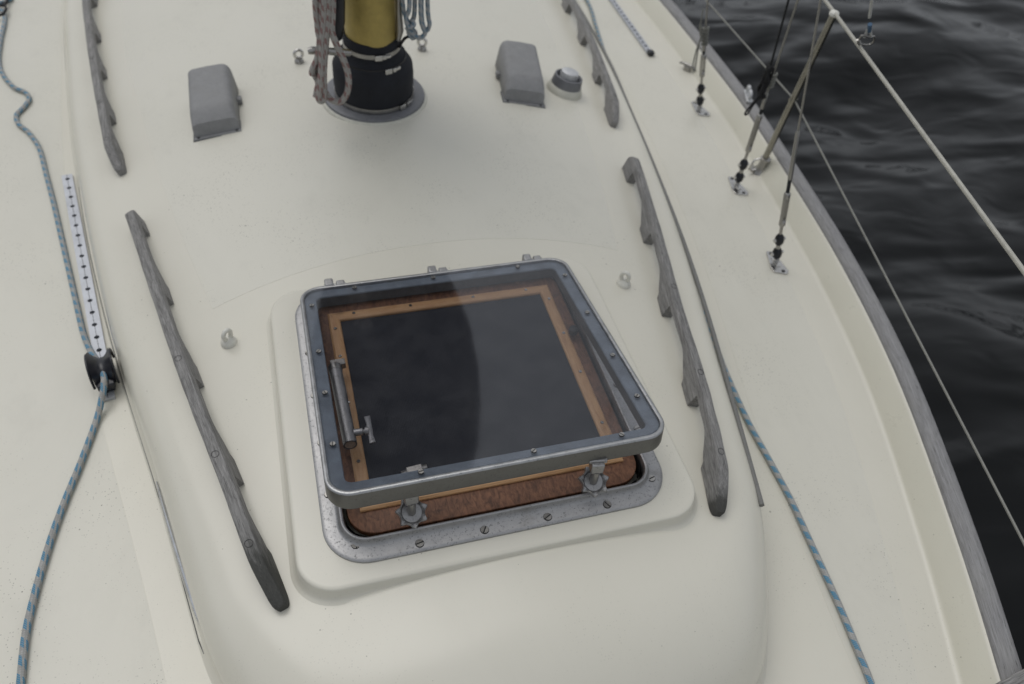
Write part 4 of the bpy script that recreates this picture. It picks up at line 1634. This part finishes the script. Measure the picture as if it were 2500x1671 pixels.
mb.tube([hp + Vector((-.012, 0, 0)), hp + Vector((.012, 0, 0))], .0045, 10)
mb.build('line_eye', M['stanchion_steel'], so_, smooth=40)
mb = MB()
mb.tube([(.70, -.975, .300), (.885, -.192, .299), (1.099, .716, .300), (1.118, .80, .300), (1.15, 2.2, .30), (1.15, 4.5, .30)], .0044, 12)
tag(mb.build('lifeline', M['life_line'], smooth=60), 'thicker pale upper lifeline from the stanchion top, crossing the water', 'lifeline')
mb = MB()
mb.tube([(.64, -.96, .05), (.758, -.534, .05), (1.097, .739, .05), (1.126, 1.295, .05), (1.14, 2.3, .05), (1.14, 4.5, .05)], .0023, 8)
tag(mb.build('lifeline', M['thin_line'], smooth=60), 'thin grey lower lifeline passing through the stanchion, close to the cap rail', 'lifeline')
# strop with a shackle on the upper lifeline
bs = empty('strop', (1.0937, 0.5715, 0.3000), 0, 'small shackle and blue and white strop tied to the upper lifeline', 'strop')
oB = -Vector((1.0937, 0.5715, 0.3000))
def Bq(v):
    return Vector(v) + oB
mb = MB()
mb.tube(catmull([Bq((1.0622, 0.5623, 0.3100)), Bq((1.0493, 0.5448, 0.3300)), Bq((1.0794, 0.5525, 0.3200)), Bq((1.0940, 0.5547, 0.3200)), Bq((1.1100, 0.5671, 0.3000)), Bq((1.1054, 0.5727, 0.2900)), Bq((1.0724, 0.5597, 0.3000)), Bq((1.0622, 0.5623, 0.3100))]), .0022, 8)
mb.tube(catmull([Bq((1.0677, 0.5562, 0.3000)), Bq((1.0498, 0.5473, 0.3100)), Bq((1.0414, 0.5452, 0.3200))]), .0026, 8)
mb.build('shackle', M['dull_steel'], bs, smooth=50)
mb = MB()
mb.tube([Bq((1.0664, 0.5543, 0.3200)), Bq((1.0546, 0.5409, 0.3500))], .003, 6)
mb.tube([Bq((1.0864, 0.5557, 0.3200)), Bq((1.0578, 0.5405, 0.3500))], .003, 6)
mb.tube([Bq((1.0355, 0.5309, 0.3800)), Bq((1.0036, 0.5099, 0.4300)), Bq((0.9566, 0.4790, 0.5000))], .0035, 8)
mb.build('cord', M['rope_white'], bs, smooth=50)
plain('blue_cloth', (.06, .11, .18), .8)
mb = MB()
mb.tube([Bq((1.0625, 0.5436, 0.3400)), Bq((1.0509, 0.5374, 0.3600))], .0050, 10)
mb.build('blue_whipping', M['blue_cloth'], bs, smooth=50)

# ---------------------------------------------------------------- small deck fittings on the right
dc = empty('deck_cleat', (1.1313, 1.3501, -0.2000), R(118), 'small grey cleat on the right side deck near the aft-most shroud', 'cleat')
mb = MB()
mb.tube(catmull([(-.034, 0, .016), (-.022, 0, .020), (0, 0, .022), (.022, 0, .020), (.034, 0, .016)], 6), [.0022 + .0035 * math.sin(PI * (i + 2) / 28) for i in range(25)], 10)
mb.build('horns', M['dull_steel'], dc, smooth=50)
mb = MB()
mb.box((0, 0, .008), (.026, .012, .018))
mb.build('foot', M['dull_steel'], dc, smooth=40, bevel=.003)
fa = empty('fairlead', (1.1795, 1.0458, -0.1260), R(70), 'pale cast fairlead sitting on the wooden cap rail', 'fairlead')
mb = MB()
mb.prism([(-.034, -.009), (.034, -.009), (.036, 0), (.034, .009), (-.034, .009), (-.036, 0)], -.002, .005)
mb.build('base', M['dome_metal'], fa, smooth=40, bevel=.002)
mb = MB()
mb.tube(catmull([(-.022, 0, .004), (-.026, 0, .018), (-.014, 0, .026), (-.004, 0, .022)], 6), .0052, 10)
mb.tube(catmull([(.022, 0, .004), (.026, 0, .018), (.014, 0, .026), (.006, 0, .022)], 6), .0052, 10)
mb.build('horn', M['dome_metal'], fa, smooth=60)

# short piece of timber crossing the cap rail at the bottom right
tm = MB()
tm.box((0, 0, 0), (.09, .035, .020))
to_ = tm.build('timber_block', M['weathered_teak'], None, smooth=30, bevel=.003)
to_.location = (0.7357, -0.6909, -0.1180)
to_.rotation_euler = (0, 0, R(6))
tag(to_, 'weathered timber end crossing the cap rail at the bottom right corner', 'timber block')
